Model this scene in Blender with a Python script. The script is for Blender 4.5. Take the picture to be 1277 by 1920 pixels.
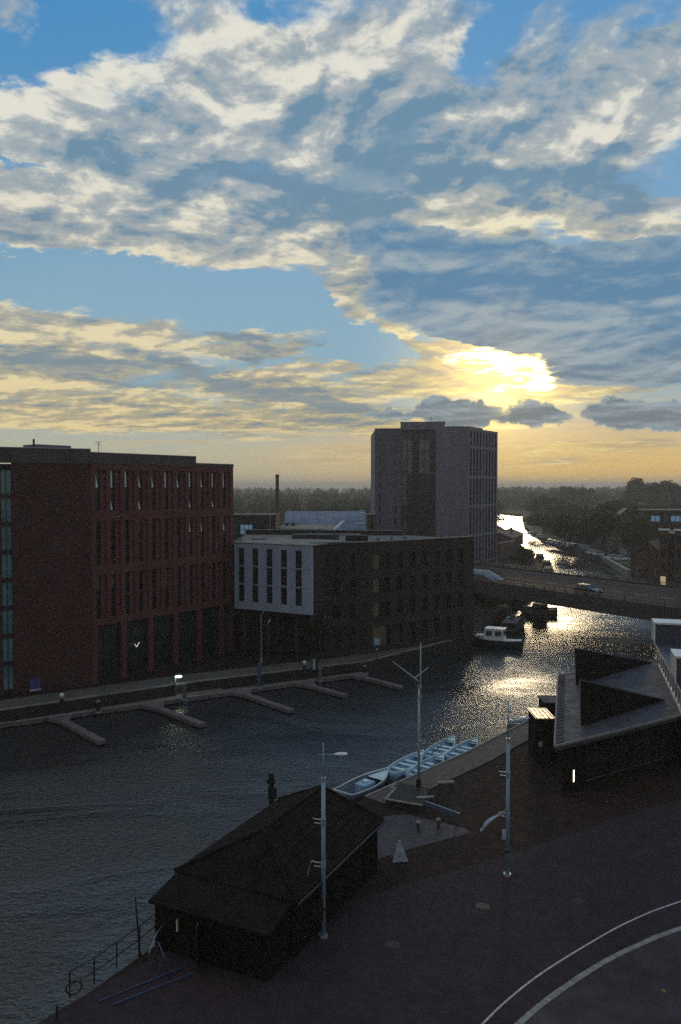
import bpy, bmesh, math, random
from mathutils import Vector, Matrix, geometry, noise as mnoise

for o in list(bpy.data.objects):
    bpy.data.objects.remove(o)
S = bpy.context.scene
COL = S.collection
R = math.radians

# ------------------------------------------------------------------ camera
W0, H0, F = 1277.0, 1920.0, 1500.0          # photograph size and focal length in its pixels
CAM_Z = 21.0                                # metres above the water
HORIZON = 912.0
PITCH = math.atan((H0 / 2 - HORIZON) / F)   # looking slightly down
cam_d = bpy.data.cameras.new('camera')
cam_d.sensor_fit = 'VERTICAL'
cam_d.sensor_height = 24.0
cam_d.lens = F / H0 * 24.0
cam_d.clip_start = 0.5
cam_d.clip_end = 12000
cam = bpy.data.objects.new('camera', cam_d)
COL.objects.link(cam)
cam.location = (0, 0, CAM_Z)
cam.rotation_euler = (math.pi / 2 - PITCH, 0, 0)
S.camera = cam


def ray(px, py):
    x = (px - W0 / 2) / F
    y = -(py - H0 / 2) / F
    c, s = math.cos(PITCH), math.sin(PITCH)
    return Vector((x, c + y * s, y * c - s))


def P(px, py, z):
    """world point on the level plane z that the photograph shows at a pixel (used to survey the place)"""
    d = ray(px, py)
    t = (z - CAM_Z) / d.z
    return Vector((d.x * t, d.y * t, z))


def PD(px, py, depth):
    d = ray(px, py)
    t = depth / d.y
    return Vector((d.x * t, depth, CAM_Z + d.z * t))


def AE(px, py):
    d = ray(px, py).normalized()
    return math.degrees(math.atan2(d.x, d.y)), math.degrees(math.asin(d.z))


# ------------------------------------------------------------------ sky
SUN_AZ, SUN_EL = AE(945, 690)
world = bpy.data.worlds.new('World')
S.world = world
world.use_nodes = True
wt = world.node_tree
wt.nodes.clear()


class X:
    """tiny expression wrapper round shader math sockets"""
    t = None

    def __init__(s, sock):
        s.s = sock

    @staticmethod
    def put(inp, v):
        if isinstance(v, X):
            X.t.links.new(v.s, inp)
        else:
            inp.default_value = v

    @staticmethod
    def m(op, *a, clamp=False):
        n = X.t.nodes.new('ShaderNodeMath')
        n.operation = op
        n.use_clamp = clamp
        for i, v in enumerate(a):
            X.put(n.inputs[i], v)
        return X(n.outputs[0])

    def __add__(s, o): return X.m('ADD', s, o)
    __radd__ = __add__
    def __sub__(s, o): return X.m('SUBTRACT', s, o)
    def __rsub__(s, o): return X.m('SUBTRACT', o, s)
    def __mul__(s, o): return X.m('MULTIPLY', s, o)
    __rmul__ = __mul__
    def __truediv__(s, o): return X.m('DIVIDE', s, o)


def vec(a, b, c=0.0):
    n = X.t.nodes.new('ShaderNodeCombineXYZ')
    for i, v in enumerate((a, b, c)):
        X.put(n.inputs[i], v)
    return X(n.outputs[0])


def vm(op, a, b=None):
    n = X.t.nodes.new('ShaderNodeVectorMath')
    n.operation = op
    X.put(n.inputs[0], a)
    if b is not None:
        X.put(n.inputs[1], b)
    return X(n.outputs['Value'] if op in ('DOT_PRODUCT', 'LENGTH', 'DISTANCE') else n.outputs[0])


def sep(v):
    n = X.t.nodes.new('ShaderNodeSeparateXYZ')
    X.put(n.inputs[0], v)
    return [X(o) for o in n.outputs]


def noi(v, scale, detail=5.0, rough=0.55, lac=2.0, dist=0.0, col=False):
    n = X.t.nodes.new('ShaderNodeTexNoise')
    X.put(n.inputs['Vector'], v)
    n.inputs['Scale'].default_value = scale
    n.inputs['Detail'].default_value = detail
    n.inputs['Roughness'].default_value = rough
    n.inputs['Lacunarity'].default_value = lac
    n.inputs['Distortion'].default_value = dist
    return X(n.outputs['Color' if col else 'Fac'])


def sstep(v, lo, hi, a=0.0, b=1.0, kind='SMOOTHSTEP'):
    n = X.t.nodes.new('ShaderNodeMapRange')
    n.interpolation_type = kind
    for i, q in enumerate((v, lo, hi, a, b)):
        X.put(n.inputs[i], q)
    return X(n.outputs[0])


def mixc(f, a, b, mode='MIX'):
    n = X.t.nodes.new('ShaderNodeMix')
    n.data_type = 'RGBA'
    n.blend_type = mode
    n.clamp_factor = True
    X.put(n.inputs[0], f)
    for i, v in ((6, a), (7, b)):
        if isinstance(v, tuple) and len(v) == 3:
            v = (*v, 1)
        X.put(n.inputs[i], v)
    return X(n.outputs[2])


def lin(r, g, b, k=1.0):
    f = lambda c: (c / 255 / 12.92 if c <= 10 else ((c / 255 + .055) / 1.055) ** 2.4)
    return (f(r) * k, f(g) * k, f(b) * k)


def make_sky():
    X.t = wt
    tc = wt.nodes.new('ShaderNodeTexCoord')
    d = vm('NORMALIZE', X(tc.outputs['Generated']))
    dx, dy, dz = sep(d)
    deg = 180 / math.pi
    az = X.m('ARCTAN2', dx, dy) * deg
    el = X.m('ARCSINE', dz) * deg
    V = vec(az, el, 0.0)
    up = X.m('MAXIMUM', dz, 0.0) + 0.13
    p = vec(dx / up, dy / up, 0.37)                 # point on the flat cloud layer

    # ---- domain warp: ragged edges
    w1 = noi(p, 1.7, 3, .5, col=True)
    w2 = noi(p, 7.0, 6, .62, col=True)
    warp = vm('MULTIPLY', vm('SUBTRACT', w1, (.5, .5, .5)), (13.0, 4.5, 0))
    warp2 = vm('MULTIPLY', vm('SUBTRACT', w2, (.5, .5, .5)), (7.0, 4.4, 0))
    elk = sstep(el, 0.0, 16.0, 0.16, 1.0, 'LINEAR')
    warps = vm('ADD', warp, warp2)
    sw = vm('MULTIPLY', warps, vec(1.0, elk, 0.0))
    VW = vm('ADD', V, sw)
    VS = vm('ADD', V, vm('MULTIPLY', sw, (.45, .45, 0)))

    turned = {}

    def blobs(vv, lst):
        """sum of soft ellipses placed by azimuth and elevation"""
        acc = 0.0
        k = math.degrees(1 / F)
        for (px, py, rx, ry, rot, wgt) in lst:
            ang = min((-45, -27, -12, -6, 0, 6, 12, 26), key=lambda q: abs(q - rot))
            c, sn = math.cos(R(ang)), math.sin(R(ang))
            key = (id(vv), ang)
            if key not in turned:
                turned[key] = vv if ang == 0 else vec(vm('DOT_PRODUCT', vv, (c, sn, 0)), vm('DOT_PRODUCT', vv, (-sn, c, 0)), 0.0)
            a0, e0 = AE(px, py)
            a, e = a0 * c + e0 * sn, -a0 * sn + e0 * c
            n = wt.nodes.new('ShaderNodeVectorMath')
            n.operation = 'MULTIPLY_ADD'
            X.put(n.inputs[0], turned[key])
            n.inputs[1].default_value = (1 / (rx * k), 1 / (ry * k), 0)
            n.inputs[2].default_value = (-a / (rx * k), -e / (ry * k), 0)
            q = X(n.outputs[0])
            r2 = vm('DOT_PRODUCT', q, q)
            acc = X.m('MULTIPLY_ADD', sstep(r2, .8, 0.0), wgt, acc)
        return acc

    # ---- clear sky
    sky = wt.nodes.new('ShaderNodeTexSky')
    sky.sky_type = 'NISHITA'
    sky.sun_disc = False
    sky.sun_elevation = R(SUN_EL)
    sky.sun_rotation = R(SUN_AZ)
    sky.altitude = 20
    sky.air_density = 1.0
    sky.dust_density = 1.3
    sky.ozone_density = 2.0
    clear = X(sky.outputs[0])

    sd = Vector((math.sin(R(SUN_AZ)) * math.cos(R(SUN_EL)), math.cos(R(SUN_AZ)) * math.cos(R(SUN_EL)), math.sin(R(SUN_EL))))
    sang = X.m('ARCCOSINE', X.m('MINIMUM', vm('DOT_PRODUCT', d, tuple(sd)), 1.0)) * deg
    near_sun = sstep(sang, 1.0, 17.0, 1.0, 0.0)
    close_sun = sstep(sang, 0.5, 6.0, 1.0, 0.0)

    K = 10.0                                          # background strength is 0.1
    clear = mixc(1.0, clear, (4.0, 4.6, 5.6, 1), 'DARKEN')
    grad = mixc(sstep(el, 5.0, 31.0), lin(138, 177, 194, K), lin(62, 144, 202, K))
    col = mixc(0.8, clear, grad)
    # evening sky: dimmer away from the sun
    far = sstep(sang, 45.0, 120.0, 1.0, .54)
    # warm air low over the horizon
    warm = mixc(sstep(az, -16.0, 20.0), lin(197, 188, 154, K), lin(238, 192, 96, K * 1.1))
    col = mixc(sstep(el, 0.0, 8.5, 1.0, 0.0) * 0.95, col, warm)

    # ---- cloud sheet
    f1 = noi(p, 2.6, 8, .57, dist=.35)
    off = vm('ADD', p, (0.05 * math.sin(R(SUN_AZ)), 0.05, 0))
    f1s = noi(off, 2.6, 8, .57, dist=.35)
    relief = (f1 - f1s)
    fine = noi(p, 11.0, 7, .64)
    fine_s = noi(off, 11.0, 7, .64)
    frel = fine - fine_s
    # heaped texture: evenly shaped overhead, flattened towards the horizon, leaning up to the right
    ev = X.m('LOGARITHM', X.m('MAXIMUM', el, 0.0) + 4.0, math.e) * 38.0
    iso = vec(az * .75 - ev * .22, ev + az * .06, 2.2)
    puff = noi(iso, .21, 8, .57, dist=.35)
    puff_s = noi(vm('ADD', iso, (.5, -1.3, 0)), .21, 8, .57, dist=.35)
    prel = puff - puff_s
    big = noi(vm('ADD', iso, (0, 0, 4.0)), .07, 5, .55, dist=.6)
    A = blobs(VW, [
        (330, 150, 420, 170, 12, .75), (150, 340, 330, 150, 0, .75), (430, 420, 420, 110, 0, .85), (60, 430, 190, 60, 0, .6),
        (700, 110, 330, 190, 0, .7), (640, 300, 420, 200, 0, .7), (1000, 300, 460, 230, 0, .85), (1020, 60, 200, 60, 25, .5), (1240, 170, 210, 160, 0, .6),
        (1010, 415, 380, 60, 0, .7), (1250, 420, 160, 50, 0, .6), (60, 30, 130, 60, 0, .55),
        (120, 590, 260, 45, -8, .5), (130, 690, 480, 120, -8, .8), (480, 640, 200, 35, 8, .75), (590, 735, 230, 70, -14, .75), (200, 780, 560, 50, 0, .65),
        (600, 680, 110, 18, -4, .55), (665, 692, 60, 14, -10, .6), (600, 800, 300, 40, 0, .5),
        (610, 500, 120, 60, -40, .6), (700, 575, 150, 50, -48, .7), (780, 630, 90, 40, -45, .6),
        (800, 700, 150, 70, 0, .85), (940, 690, 180, 60, -8, .9), (1130, 735, 200, 35, 4, .7), (1050, 845, 200, 40, 4, .5), (850, 790, 330, 45, 0, .5), (680, 850, 130, 30, 4, .4)])
    holes = blobs(VW, [(150, 520, 420, 70, 0, .6), (420, 570, 330, 70, -6, .6), (690, 640, 120, 70, -20, .4), (40, 290, 110, 12, -4, .6), (1090, 440, 220, 22, 3, .8),
                       (150, 90, 330, 70, 14, .8), (520, 20, 120, 40, 0, .6), (890, 110, 130, 70, 25, .65), (1200, 95, 130, 40, 10, .5), (700, 190, 160, 40, 30, .25)])
    A = A + sstep(sang, 32.0, 60.0, 0.0, .6)          # the broken deck goes on overhead and behind
    cover = A - holes + (f1 - 0.5) * 1.0 + (puff - .5) * 1.2 + (fine - .5) * .3
    alpha = sstep(cover, 0.12, 0.72)
    thick = sstep(cover, 0.45, 1.2)
    T = blobs(VW, [(430, 345, 330, 60, -4, .8), (1010, 335, 230, 55, 6, .6), (1220, 310, 170, 110, 20, .6), (720, 330, 200, 120, 20, .5), (690, 400, 120, 120, 0, .6), (560, 350, 120, 40, 0, .4),
                   (220, 690, 330, 34, -7, 1.1), (540, 740, 200, 30, -12, .8), (430, 650, 170, 22, -4, .6), (560, 630, 80, 16, 8, .5), (800, 770, 130, 30, 0, .6), (640, 800, 220, 20, 0, .5),
                   (1000, 130, 500, 160, 10, .2), (620, 240, 300, 110, 10, .3), (330, 270, 300, 60, 0, .3)])
    cream = mixc(sstep(el, 2.0, 24.0), lin(236, 214, 156, K), lin(233, 229, 214, K))
    cream = mixc(sstep(sang, 1.0, 13.0, .9, 0.0), cream, lin(255, 238, 170, K * 1.1))
    slate = mixc(sstep(el, 3.0, 24.0), lin(130, 142, 148, K), lin(108, 142, 166, K))
    slate = mixc(sstep(puff + prel * 1.5 + (fine - .5) * .3, .35, .72) * .6, slate, mixc(sstep(el, 3.0, 24.0), lin(160, 160, 150, K), lin(146, 168, 184, K)))
    shade = T * 0.95 + thick * 0.2 + 0.14 + sstep(az, -20.0, 20.0, -.12, .12) - relief * 1.8 - prel * 4.0 - frel * 1.4 + (big - .5) * 1.7
    grey = mixc(sstep(el, 2.0, 22.0), lin(178, 168, 138, K), lin(164, 174, 179, K))
    grey = mixc(near_sun * .5, grey, lin(216, 198, 140, K))
    ccol = mixc(sstep(shade, -.28, .42), cream, grey)
    ccol = mixc(sstep(shade, .32, 1.05), ccol, slate)
    col = mixc(alpha * 0.94, col, ccol)
    # thin bars of cloud in the warm air
    bars = noi(vec(az * .09, el * 1.15, 1.7), 1.0, 7, .6, dist=.6)
    barm = sstep(bars, .50, .66) * sstep(el, .6, 2.5) * sstep(el, 4.2, 6.5, 1.0, 0.0)
    col = mixc(barm * .55, col, mixc(sstep(bars, .55, .72), mixc(near_sun, lin(224, 196, 140, K), lin(255, 218, 120, K * 1.05)), lin(168, 146, 118, K)))

    # ---- glare round the hidden sun
    glow = sstep(sang, 0.0, 7.5, 1.0, 0.0)
    blaze = blobs(VS, [(955, 690, 125, 34, -12, 1.0), (1000, 706, 85, 30, -25, .9), (870, 680, 90, 26, 0, .45), (960, 725, 110, 16, 4, .5)])
    streak = noi(vec(az * .5, el * 2.6, 5.1), 1.0, 6, .65, dist=.7)
    blaze = X.m('MINIMUM', blaze * (sstep(streak, 0.42, 0.60) * .95 + .05), 1.0)
    blaze = blaze * blaze
    wide = sstep(sang, 0.0, 13.0, 1.0, 0.0)
    col = mixc(1.0, col, mixc(wide * wide * .85, (0, 0, 0, 1), lin(255, 210, 104, K * .75)), 'ADD')
    col = mixc(1.0, col, mixc(glow * glow, (0, 0, 0, 1), lin(255, 208, 104, K * .8)), 'ADD')
    col = mixc(1.0, col, mixc(blaze, (0, 0, 0, 1), lin(255, 232, 172, K * 15.0)), 'ADD')

    # ---- the heavy dark bank in front of it
    B = blobs(VS, [(990, 560, 400, 110, -4, 1.5), (1250, 620, 300, 150, 0, 1.5), (780, 500, 190, 80, -30, 1.2), (960, 640, 170, 32, -14, 1.3), (1180, 690, 210, 50, -6, 1.0),
                   (880, 470, 260, 40, 0, .7), (1150, 480, 250, 50, 0, .9), (690, 480, 100, 50, -27, .8), (850, 595, 100, 60, -30, .9), (1090, 670, 130, 44, -14, 1.2)])
    rents = blobs(VS, [(1130, 581, 44, 17, 6, 1.75), (1060, 550, 60, 30, 26, .9), (1200, 540, 70, 28, 26, .9), (1230, 722, 150, 24, 0, .9)])
    sm = vec(az, el * 1.0, 3.0)
    C = blobs(vm('ADD', V, vm('MULTIPLY', vm('SUBTRACT', noi(sm, .9, 5, .52, col=True), (.5, .5, .5)), (2.8, 1.5, 0))),
              [(835, 768, 80, 40, 0, 1.25), (885, 780, 70, 30, 0, 1.0), (990, 776, 75, 34, 0, 1.1), (1045, 785, 50, 22, 0, .8), (1160, 776, 85, 38, -6, 1.2), (1260, 782, 90, 36, 0, 1.1), (740, 776, 70, 16, 0, .8)])
    bc = B - rents + C + (f1 - .5) * .7 + (puff - .5) * 1.1 + (fine - .5) * .4
    ba = sstep(bc, 0.22, 0.58)
    bt = sstep(bc, 0.34, 0.80)
    rim = mixc(sstep(sang, 1.0, 10.0, 1.0, 0.0), lin(134, 160, 178, K), lin(255, 232, 158, K * 1.1))
    bank = mixc(sstep(el, 4.0, 12.0), lin(116, 128, 136, K), lin(94, 134, 166, K))
    bank = mixc(close_sun * .35, bank, lin(150, 136, 116, K))
    bvar = sstep(prel * 2.4 + (big - .5) * 2.0 + (puff - .5) * .7 + frel * .5, -.35, .6)
    bank = mixc(bvar * .85, bank, lin(168, 180, 184, K))
    col = mixc(ba * .97, col, mixc(bt, rim, bank))
    # below the horizon the ground hides it
    bg = wt.nodes.new('ShaderNodeBackground')
    X.put(bg.inputs['Strength'], far * .1)
    wt.links.new(col.s, bg.inputs['Color'])
    out = wt.nodes.new('ShaderNodeOutputWorld')
    wt.links.new(bg.outputs[0], out.inputs['Surface'])


make_sky()
world.cycles.sampling_method = 'MANUAL'
world.cycles.sample_map_resolution = 1024

# ------------------------------------------------------------------ sun and exposure
sun_d = bpy.data.lights.new('sun', 'SUN')
sun_d.energy = 0.5
sun_d.angle = R(10.0)
sun_d.color = (1.0, .78, .48)
sun = bpy.data.objects.new('sun', sun_d)
COL.objects.link(sun)
sun.rotation_euler = (R(90 - SUN_EL), 0, R(180 - SUN_AZ))
S.view_settings.view_transform = 'Standard'
S.view_settings.look = 'None'
S.view_settings.exposure = 0.0
S.view_settings.gamma = 1.0
S.render.film_transparent = False
S.cycles.max_bounces = 5
S.cycles.diffuse_bounces = 2
S.cycles.glossy_bounces = 3
S.cycles.transmission_bounces = 2
S.cycles.volume_bounces = 0
S.cycles.transparent_max_bounces = 4
S.cycles.use_denoising = False                  # keep the fine grain of the evening exposure
S.cycles.sample_clamp_indirect = 4.0
S.cycles.use_adaptive_sampling = True
S.cycles.adaptive_threshold = .02
S.cycles.caustics_reflective = False
S.cycles.caustics_refractive = False

# ------------------------------------------------------------------ materials
MATS = {}


def mat(name, col, rough=.7, metal=0.0, var=.25, vscale=1.5, bump=0.0, bscale=20.0, spec=.5, emit=None, estr=0.0, streak=False, col2=None):
    """principled material with uneven tone, in object space"""
    if name in MATS:
        return MATS[name]
    m = bpy.data.materials.new(name)
    m.use_nodes = True
    t = m.node_tree
    X.t = t
    b = t.nodes['Principled BSDF']
    b.inputs['Roughness'].default_value = rough
    b.inputs['Metallic'].default_value = metal
    b.inputs['Specular IOR Level'].default_value = spec
    geo = t.nodes.new('ShaderNodeNewGeometry')
    pos = X(geo.outputs['Position'])
    sc = vm('MULTIPLY', pos, (1, 1, .15)) if streak else pos
    n = noi(sc, vscale, 6, .6)
    c2 = col2 or tuple(c * (1 - var) for c in col)
    c1 = col if col2 else tuple(min(1, c * (1 + var)) for c in col)
    c = mixc(sstep(n, .3, .7), c1, c2)
    X.put(b.inputs['Base Color'], c)
    X.put(b.inputs['Roughness'], sstep(noi(pos, vscale * 2.3, 3), .3, .7, max(.03, rough - .1), min(1, rough + .1)))
    if bump:
        bn = t.nodes.new('ShaderNodeBump')
        bn.inputs['Strength'].default_value = bump
        bn.inputs['Distance'].default_value = .05
        X.put(bn.inputs['Height'], noi(pos, bscale, 5, .6))
        t.links.new(bn.outputs[0], b.inputs['Normal'])
    if emit:
        b.inputs['Emission Color'].default_value = (*emit, 1)
        b.inputs['Emission Strength'].default_value = estr
    MATS[name] = m
    return m


def brick_mat(name, col, mortar, sx=.225, sz=.075, var=.3):
    if name in MATS:
        return MATS[name]
    m = bpy.data.materials.new(name)
    m.use_nodes = True
    t = m.node_tree
    X.t = t
    b = t.nodes['Principled BSDF']
    b.inputs['Roughness'].default_value = .85
    geo = t.nodes.new('ShaderNodeNewGeometry')
    x, y, z = sep(X(geo.outputs['Position']))
    nx, ny, nz = sep(X(geo.outputs['Normal']))
    u = x * ny - y * nx                                # along the wall
    br = t.nodes.new('ShaderNodeTexBrick')
    X.put(br.inputs['Vector'], vec(u, z, 0.0))
    br.inputs['Scale'].default_value = 1.0
    br.inputs['Brick Width'].default_value = sx
    br.inputs['Row Height'].default_value = sz
    br.inputs['Mortar Size'].default_value = .008
    br.inputs['Color1'].default_value = (*[c * (1 + var) for c in col], 1)
    br.inputs['Color2'].default_value = (*[c * (1 - var) for c in col], 1)
    br.inputs['Mortar'].default_value = (*mortar, 1)
    n = noi(vec(u, z * .4, x * .05), .6, 6, .65)
    c = mixc(sstep(n, .25, .75), X(br.outputs['Color']), mixc(.6, X(br.outputs['Color']), tuple(q * .55 for q in col)))
    X.put(b.inputs['Base Color'], c)
    bn = t.nodes.new('ShaderNodeBump')
    bn.inputs['Strength'].default_value = .5
    bn.inputs['Distance'].default_value = .01
    bn.invert = True
    t.links.new(br.outputs['Fac'], bn.inputs['Height'])
    t.links.new(bn.outputs[0], b.inputs['Normal'])
    MATS[name] = m
    return m


def glass_mat(name, col=(.02, .025, .03), rough=.06):
    if name in MATS:
        return MATS[name]
    m = mat(name, col, rough, 0, .3, .4, spec=.6)
    return m


def leaf_mat(name, c1, c2):
    if name in MATS:
        return MATS[name]
    m = bpy.data.materials.new(name)
    m.use_nodes = True
    t = m.node_tree
    X.t = t
    b = t.nodes['Principled BSDF']
    b.inputs['Roughness'].default_value = .75
    b.inputs['Specular IOR Level'].default_value = .2
    geo = t.nodes.new('ShaderNodeNewGeometry')
    oi = t.nodes.new('ShaderNodeObjectInfo')
    n = noi(X(geo.outputs['Position']), .35, 4, .6)
    rnd = X(geo.outputs['Random Per Island'])
    c = mixc(sstep(n + (rnd - .5) * .35 + (X(oi.outputs['Random']) - .5) * .3, .3, .7), c1, c2)
    X.put(b.inputs['Base Color'], c)
    tr = t.nodes.new('ShaderNodeBsdfTranslucent')
    X.put(tr.inputs['Color'], c)
    mx = t.nodes.new('ShaderNodeMixShader')
    mx.inputs[0].default_value = .35
    t.links.new(b.outputs[0], mx.inputs[1])
    t.links.new(tr.outputs[0], mx.inputs[2])
    t.links.new(mx.outputs[0], t.nodes['Material Output'].inputs['Surface'])
    MATS[name] = m
    return m


def water_mat():
    m = bpy.data.materials.new('water')
    m.use_nodes = True
    t = m.node_tree
    X.t = t
    b = t.nodes['Principled BSDF']
    b.inputs['Base Color'].default_value = (.026, .029, .032, 1)
    b.inputs['Roughness'].default_value = .05
    b.inputs['IOR'].default_value = 2.1
    geo = t.nodes.new('ShaderNodeNewGeometry')
    pos = X(geo.outputs['Position'])
    gust = sstep(noi(vm('MULTIPLY', pos, (.045, .09, 1)), 1.0, 5, .62, dist=.8), .36, .62)
    w1 = noi(vm('MULTIPLY', pos, (1.1, 1.5, 1)), 2.3, 3, .55, dist=.5)
    w2 = noi(vm('MULTIPLY', pos, (1.2, 1.6, 1)), 8.0, 3, .6)
    w3 = noi(vm('MULTIPLY', pos, (.25, .4, 1)), 1.0, 2, .5)
    shelter = sstep(sep(pos)[1], 62.0, 84.0, 1.0, .30)          # calmer in the lee of the buildings
    off_bank = vm('DOT_PRODUCT', vm('SUBTRACT', pos, (-29.4, 69.0, 0.0)), (.51, -.86, 0.0))
    shelter = X.m('MINIMUM', shelter, sstep(off_bank, 3.0, 26.0, .22, 1.0))
    h = ((w1 * 1.0 + w2 * .38) * (gust * .9 + .3) + w3 * .45) * shelter
    bn = t.nodes.new('ShaderNodeBump')
    bn.inputs['Strength'].default_value = 1.0
    bn.inputs['Distance'].default_value = .24
    X.put(bn.inputs['Height'], h)
    t.links.new(bn.outputs[0], b.inputs['Normal'])
    X.put(b.inputs['Roughness'], gust * .1 + .06)
    return m


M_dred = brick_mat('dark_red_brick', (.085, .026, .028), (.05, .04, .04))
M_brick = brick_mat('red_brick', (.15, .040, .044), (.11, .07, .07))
M_dbrick = brick_mat('dark_brick', (.038, .029, .028), (.034, .03, .03))
M_brown = brick_mat('brown_brick', (.13, .07, .05), (.12, .1, .09))
M_glass = glass_mat('window_glass')
M_bglass = glass_mat('blue_glass', (.05, .11, .14), .12)
M_frame = mat('dark_frame', (.02, .02, .022), .5)
M_white = mat('white_panel', (.34, .41, .58), .6, var=.1, vscale=.7, streak=True)
M_paint = mat('white_paint', (.75, .76, .78), .45, var=.06)
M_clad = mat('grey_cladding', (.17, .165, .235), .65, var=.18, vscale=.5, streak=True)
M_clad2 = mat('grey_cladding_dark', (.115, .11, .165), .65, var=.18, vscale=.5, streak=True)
M_conc = mat('concrete', (.22, .21, .20), .85, var=.25, vscale=.8, bump=.2)
M_dconc = mat('dark_concrete', (.052, .046, .048), .85, var=.3, vscale=.5, bump=.2)
M_roof = mat('roof_felt', (.12, .12, .13), .8, var=.3, vscale=.4)
M_slate = mat('slate_roof', (.058, .060, .085), .8, var=.25, vscale=.7, bump=.15, bscale=6)
M_metal = mat('galvanised_steel', (.42, .46, .52), .45, .6, var=.15)
M_post = mat('blue_grey_post', (.24, .38, .54), .45, .2, var=.2, vscale=3, streak=True)
M_black = mat('black_paint', (.015, .015, .016), .5)
M_timber = mat('weathered_timber', (.095, .075, .068), .8, var=.3, vscale=2, bump=.2)
M_deck = mat('deck_boards', (.052, .045, .052), .75, var=.25, vscale=1.2, bump=.15)
M_pontoon = mat('pontoon_concrete', (.15, .125, .145), .8, var=.25, vscale=1.0, bump=.15)
M_asph = mat('asphalt', (.042, .029, .036), .9, spec=.15, var=.14, vscale=1.1, bump=.25, bscale=30)
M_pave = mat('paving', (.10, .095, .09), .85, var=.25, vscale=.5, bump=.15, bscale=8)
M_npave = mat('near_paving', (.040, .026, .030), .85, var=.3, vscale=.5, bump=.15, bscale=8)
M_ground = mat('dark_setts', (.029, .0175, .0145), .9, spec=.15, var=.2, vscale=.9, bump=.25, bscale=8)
M_quay = mat('quay_wall', (.028, .024, .022), .9, var=.35, vscale=.6, streak=True, bump=.3, bscale=5)
M_grass = mat('grass_bank', (.045, .055, .025), .9, var=.4, vscale=.25, bump=.5, bscale=4)
M_bluemetal = mat('blue_roof_metal', (.12, .17, .27), .75, 0, var=.25, vscale=.3, spec=.2)
M_line = mat('road_paint', (.60, .60, .60), .7, vscale=9, col2=(.30, .29, .29))
M_kerb = mat('kerb_stone', (.26, .25, .24), .8, var=.25, vscale=3)
M_boat = mat('pale_blue_paint', (.66, .82, .92), .45, var=.15, vscale=2)
M_boat2 = mat('deeper_blue_paint', (.30, .50, .70), .45, var=.2, vscale=2)
M_hull = mat('navy_hull', (.018, .02, .03), .35, var=.3)
M_red = mat('red_paint', (.30, .03, .03), .45, var=.2)
M_green = mat('dark_green_paint', (.03, .06, .04), .4, var=.2)
M_yellow = mat('ochre_sheet', (.55, .38, .15), .36, spec=.6, var=.15)
M_cloth = mat('pale_cloth', (.35, .40, .52), .9, var=.2, vscale=3)
M_woodpanel = mat('larch_panel', (.15, .11, .07), .7, var=.2, vscale=2, streak=True)
M_bark = mat('bark', (.05, .04, .03), .9, var=.4, vscale=5, bump=.5)
M_leaf = leaf_mat('leaves', (.045, .06, .022), (.085, .095, .035))
M_leaf2 = leaf_mat('leaves_dark', (.03, .045, .02), (.06, .075, .03))
M_palebrick = brick_mat('pale_brick', (.12, .10, .09), (.1, .1, .1))
M_brownp = mat('brown_paint', (.10, .055, .035), .5, var=.25)
M_rubber = mat('rubber', (.015, .015, .015), .9)
M_tile = mat('clay_roof', (.11, .06, .045), .85, var=.3, vscale=.8, bump=.3, bscale=6)
M_lampglow = mat('lamp_glow', (.8, .9, .8), .4, emit=(.6, 1.0, .45), estr=4)
M_winglow = mat('lit_window', (.8, .8, .7), .4, emit=(1.0, .95, .82), estr=2.2)
M_dimglow = mat('dim_lit_window', (.5, .4, .3), .4, emit=(1.0, .75, .45), estr=.35)
M_blueglow = mat('blue_lit_window', (.2, .4, .6), .3, emit=(.35, .62, .95), estr=.13)


# ------------------------------------------------------------------ mesh helpers
class Frame:
    """u along a face, v outwards, on a plan line from a to b"""
    def __init__(s, a, b):
        a, b = Vector(a[:2]), Vector(b[:2])
        s.o = a
        s.d = (b - a).normalized()
        s.n = Vector((s.d.y, -s.d.x))
        s.L = (b - a).length

    def __call__(s, u, v, z):
        q = s.o + s.d * u + s.n * v
        return Vector((q.x, q.y, z))


ID = lambda u, v, z: Vector((u, v, z))


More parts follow.
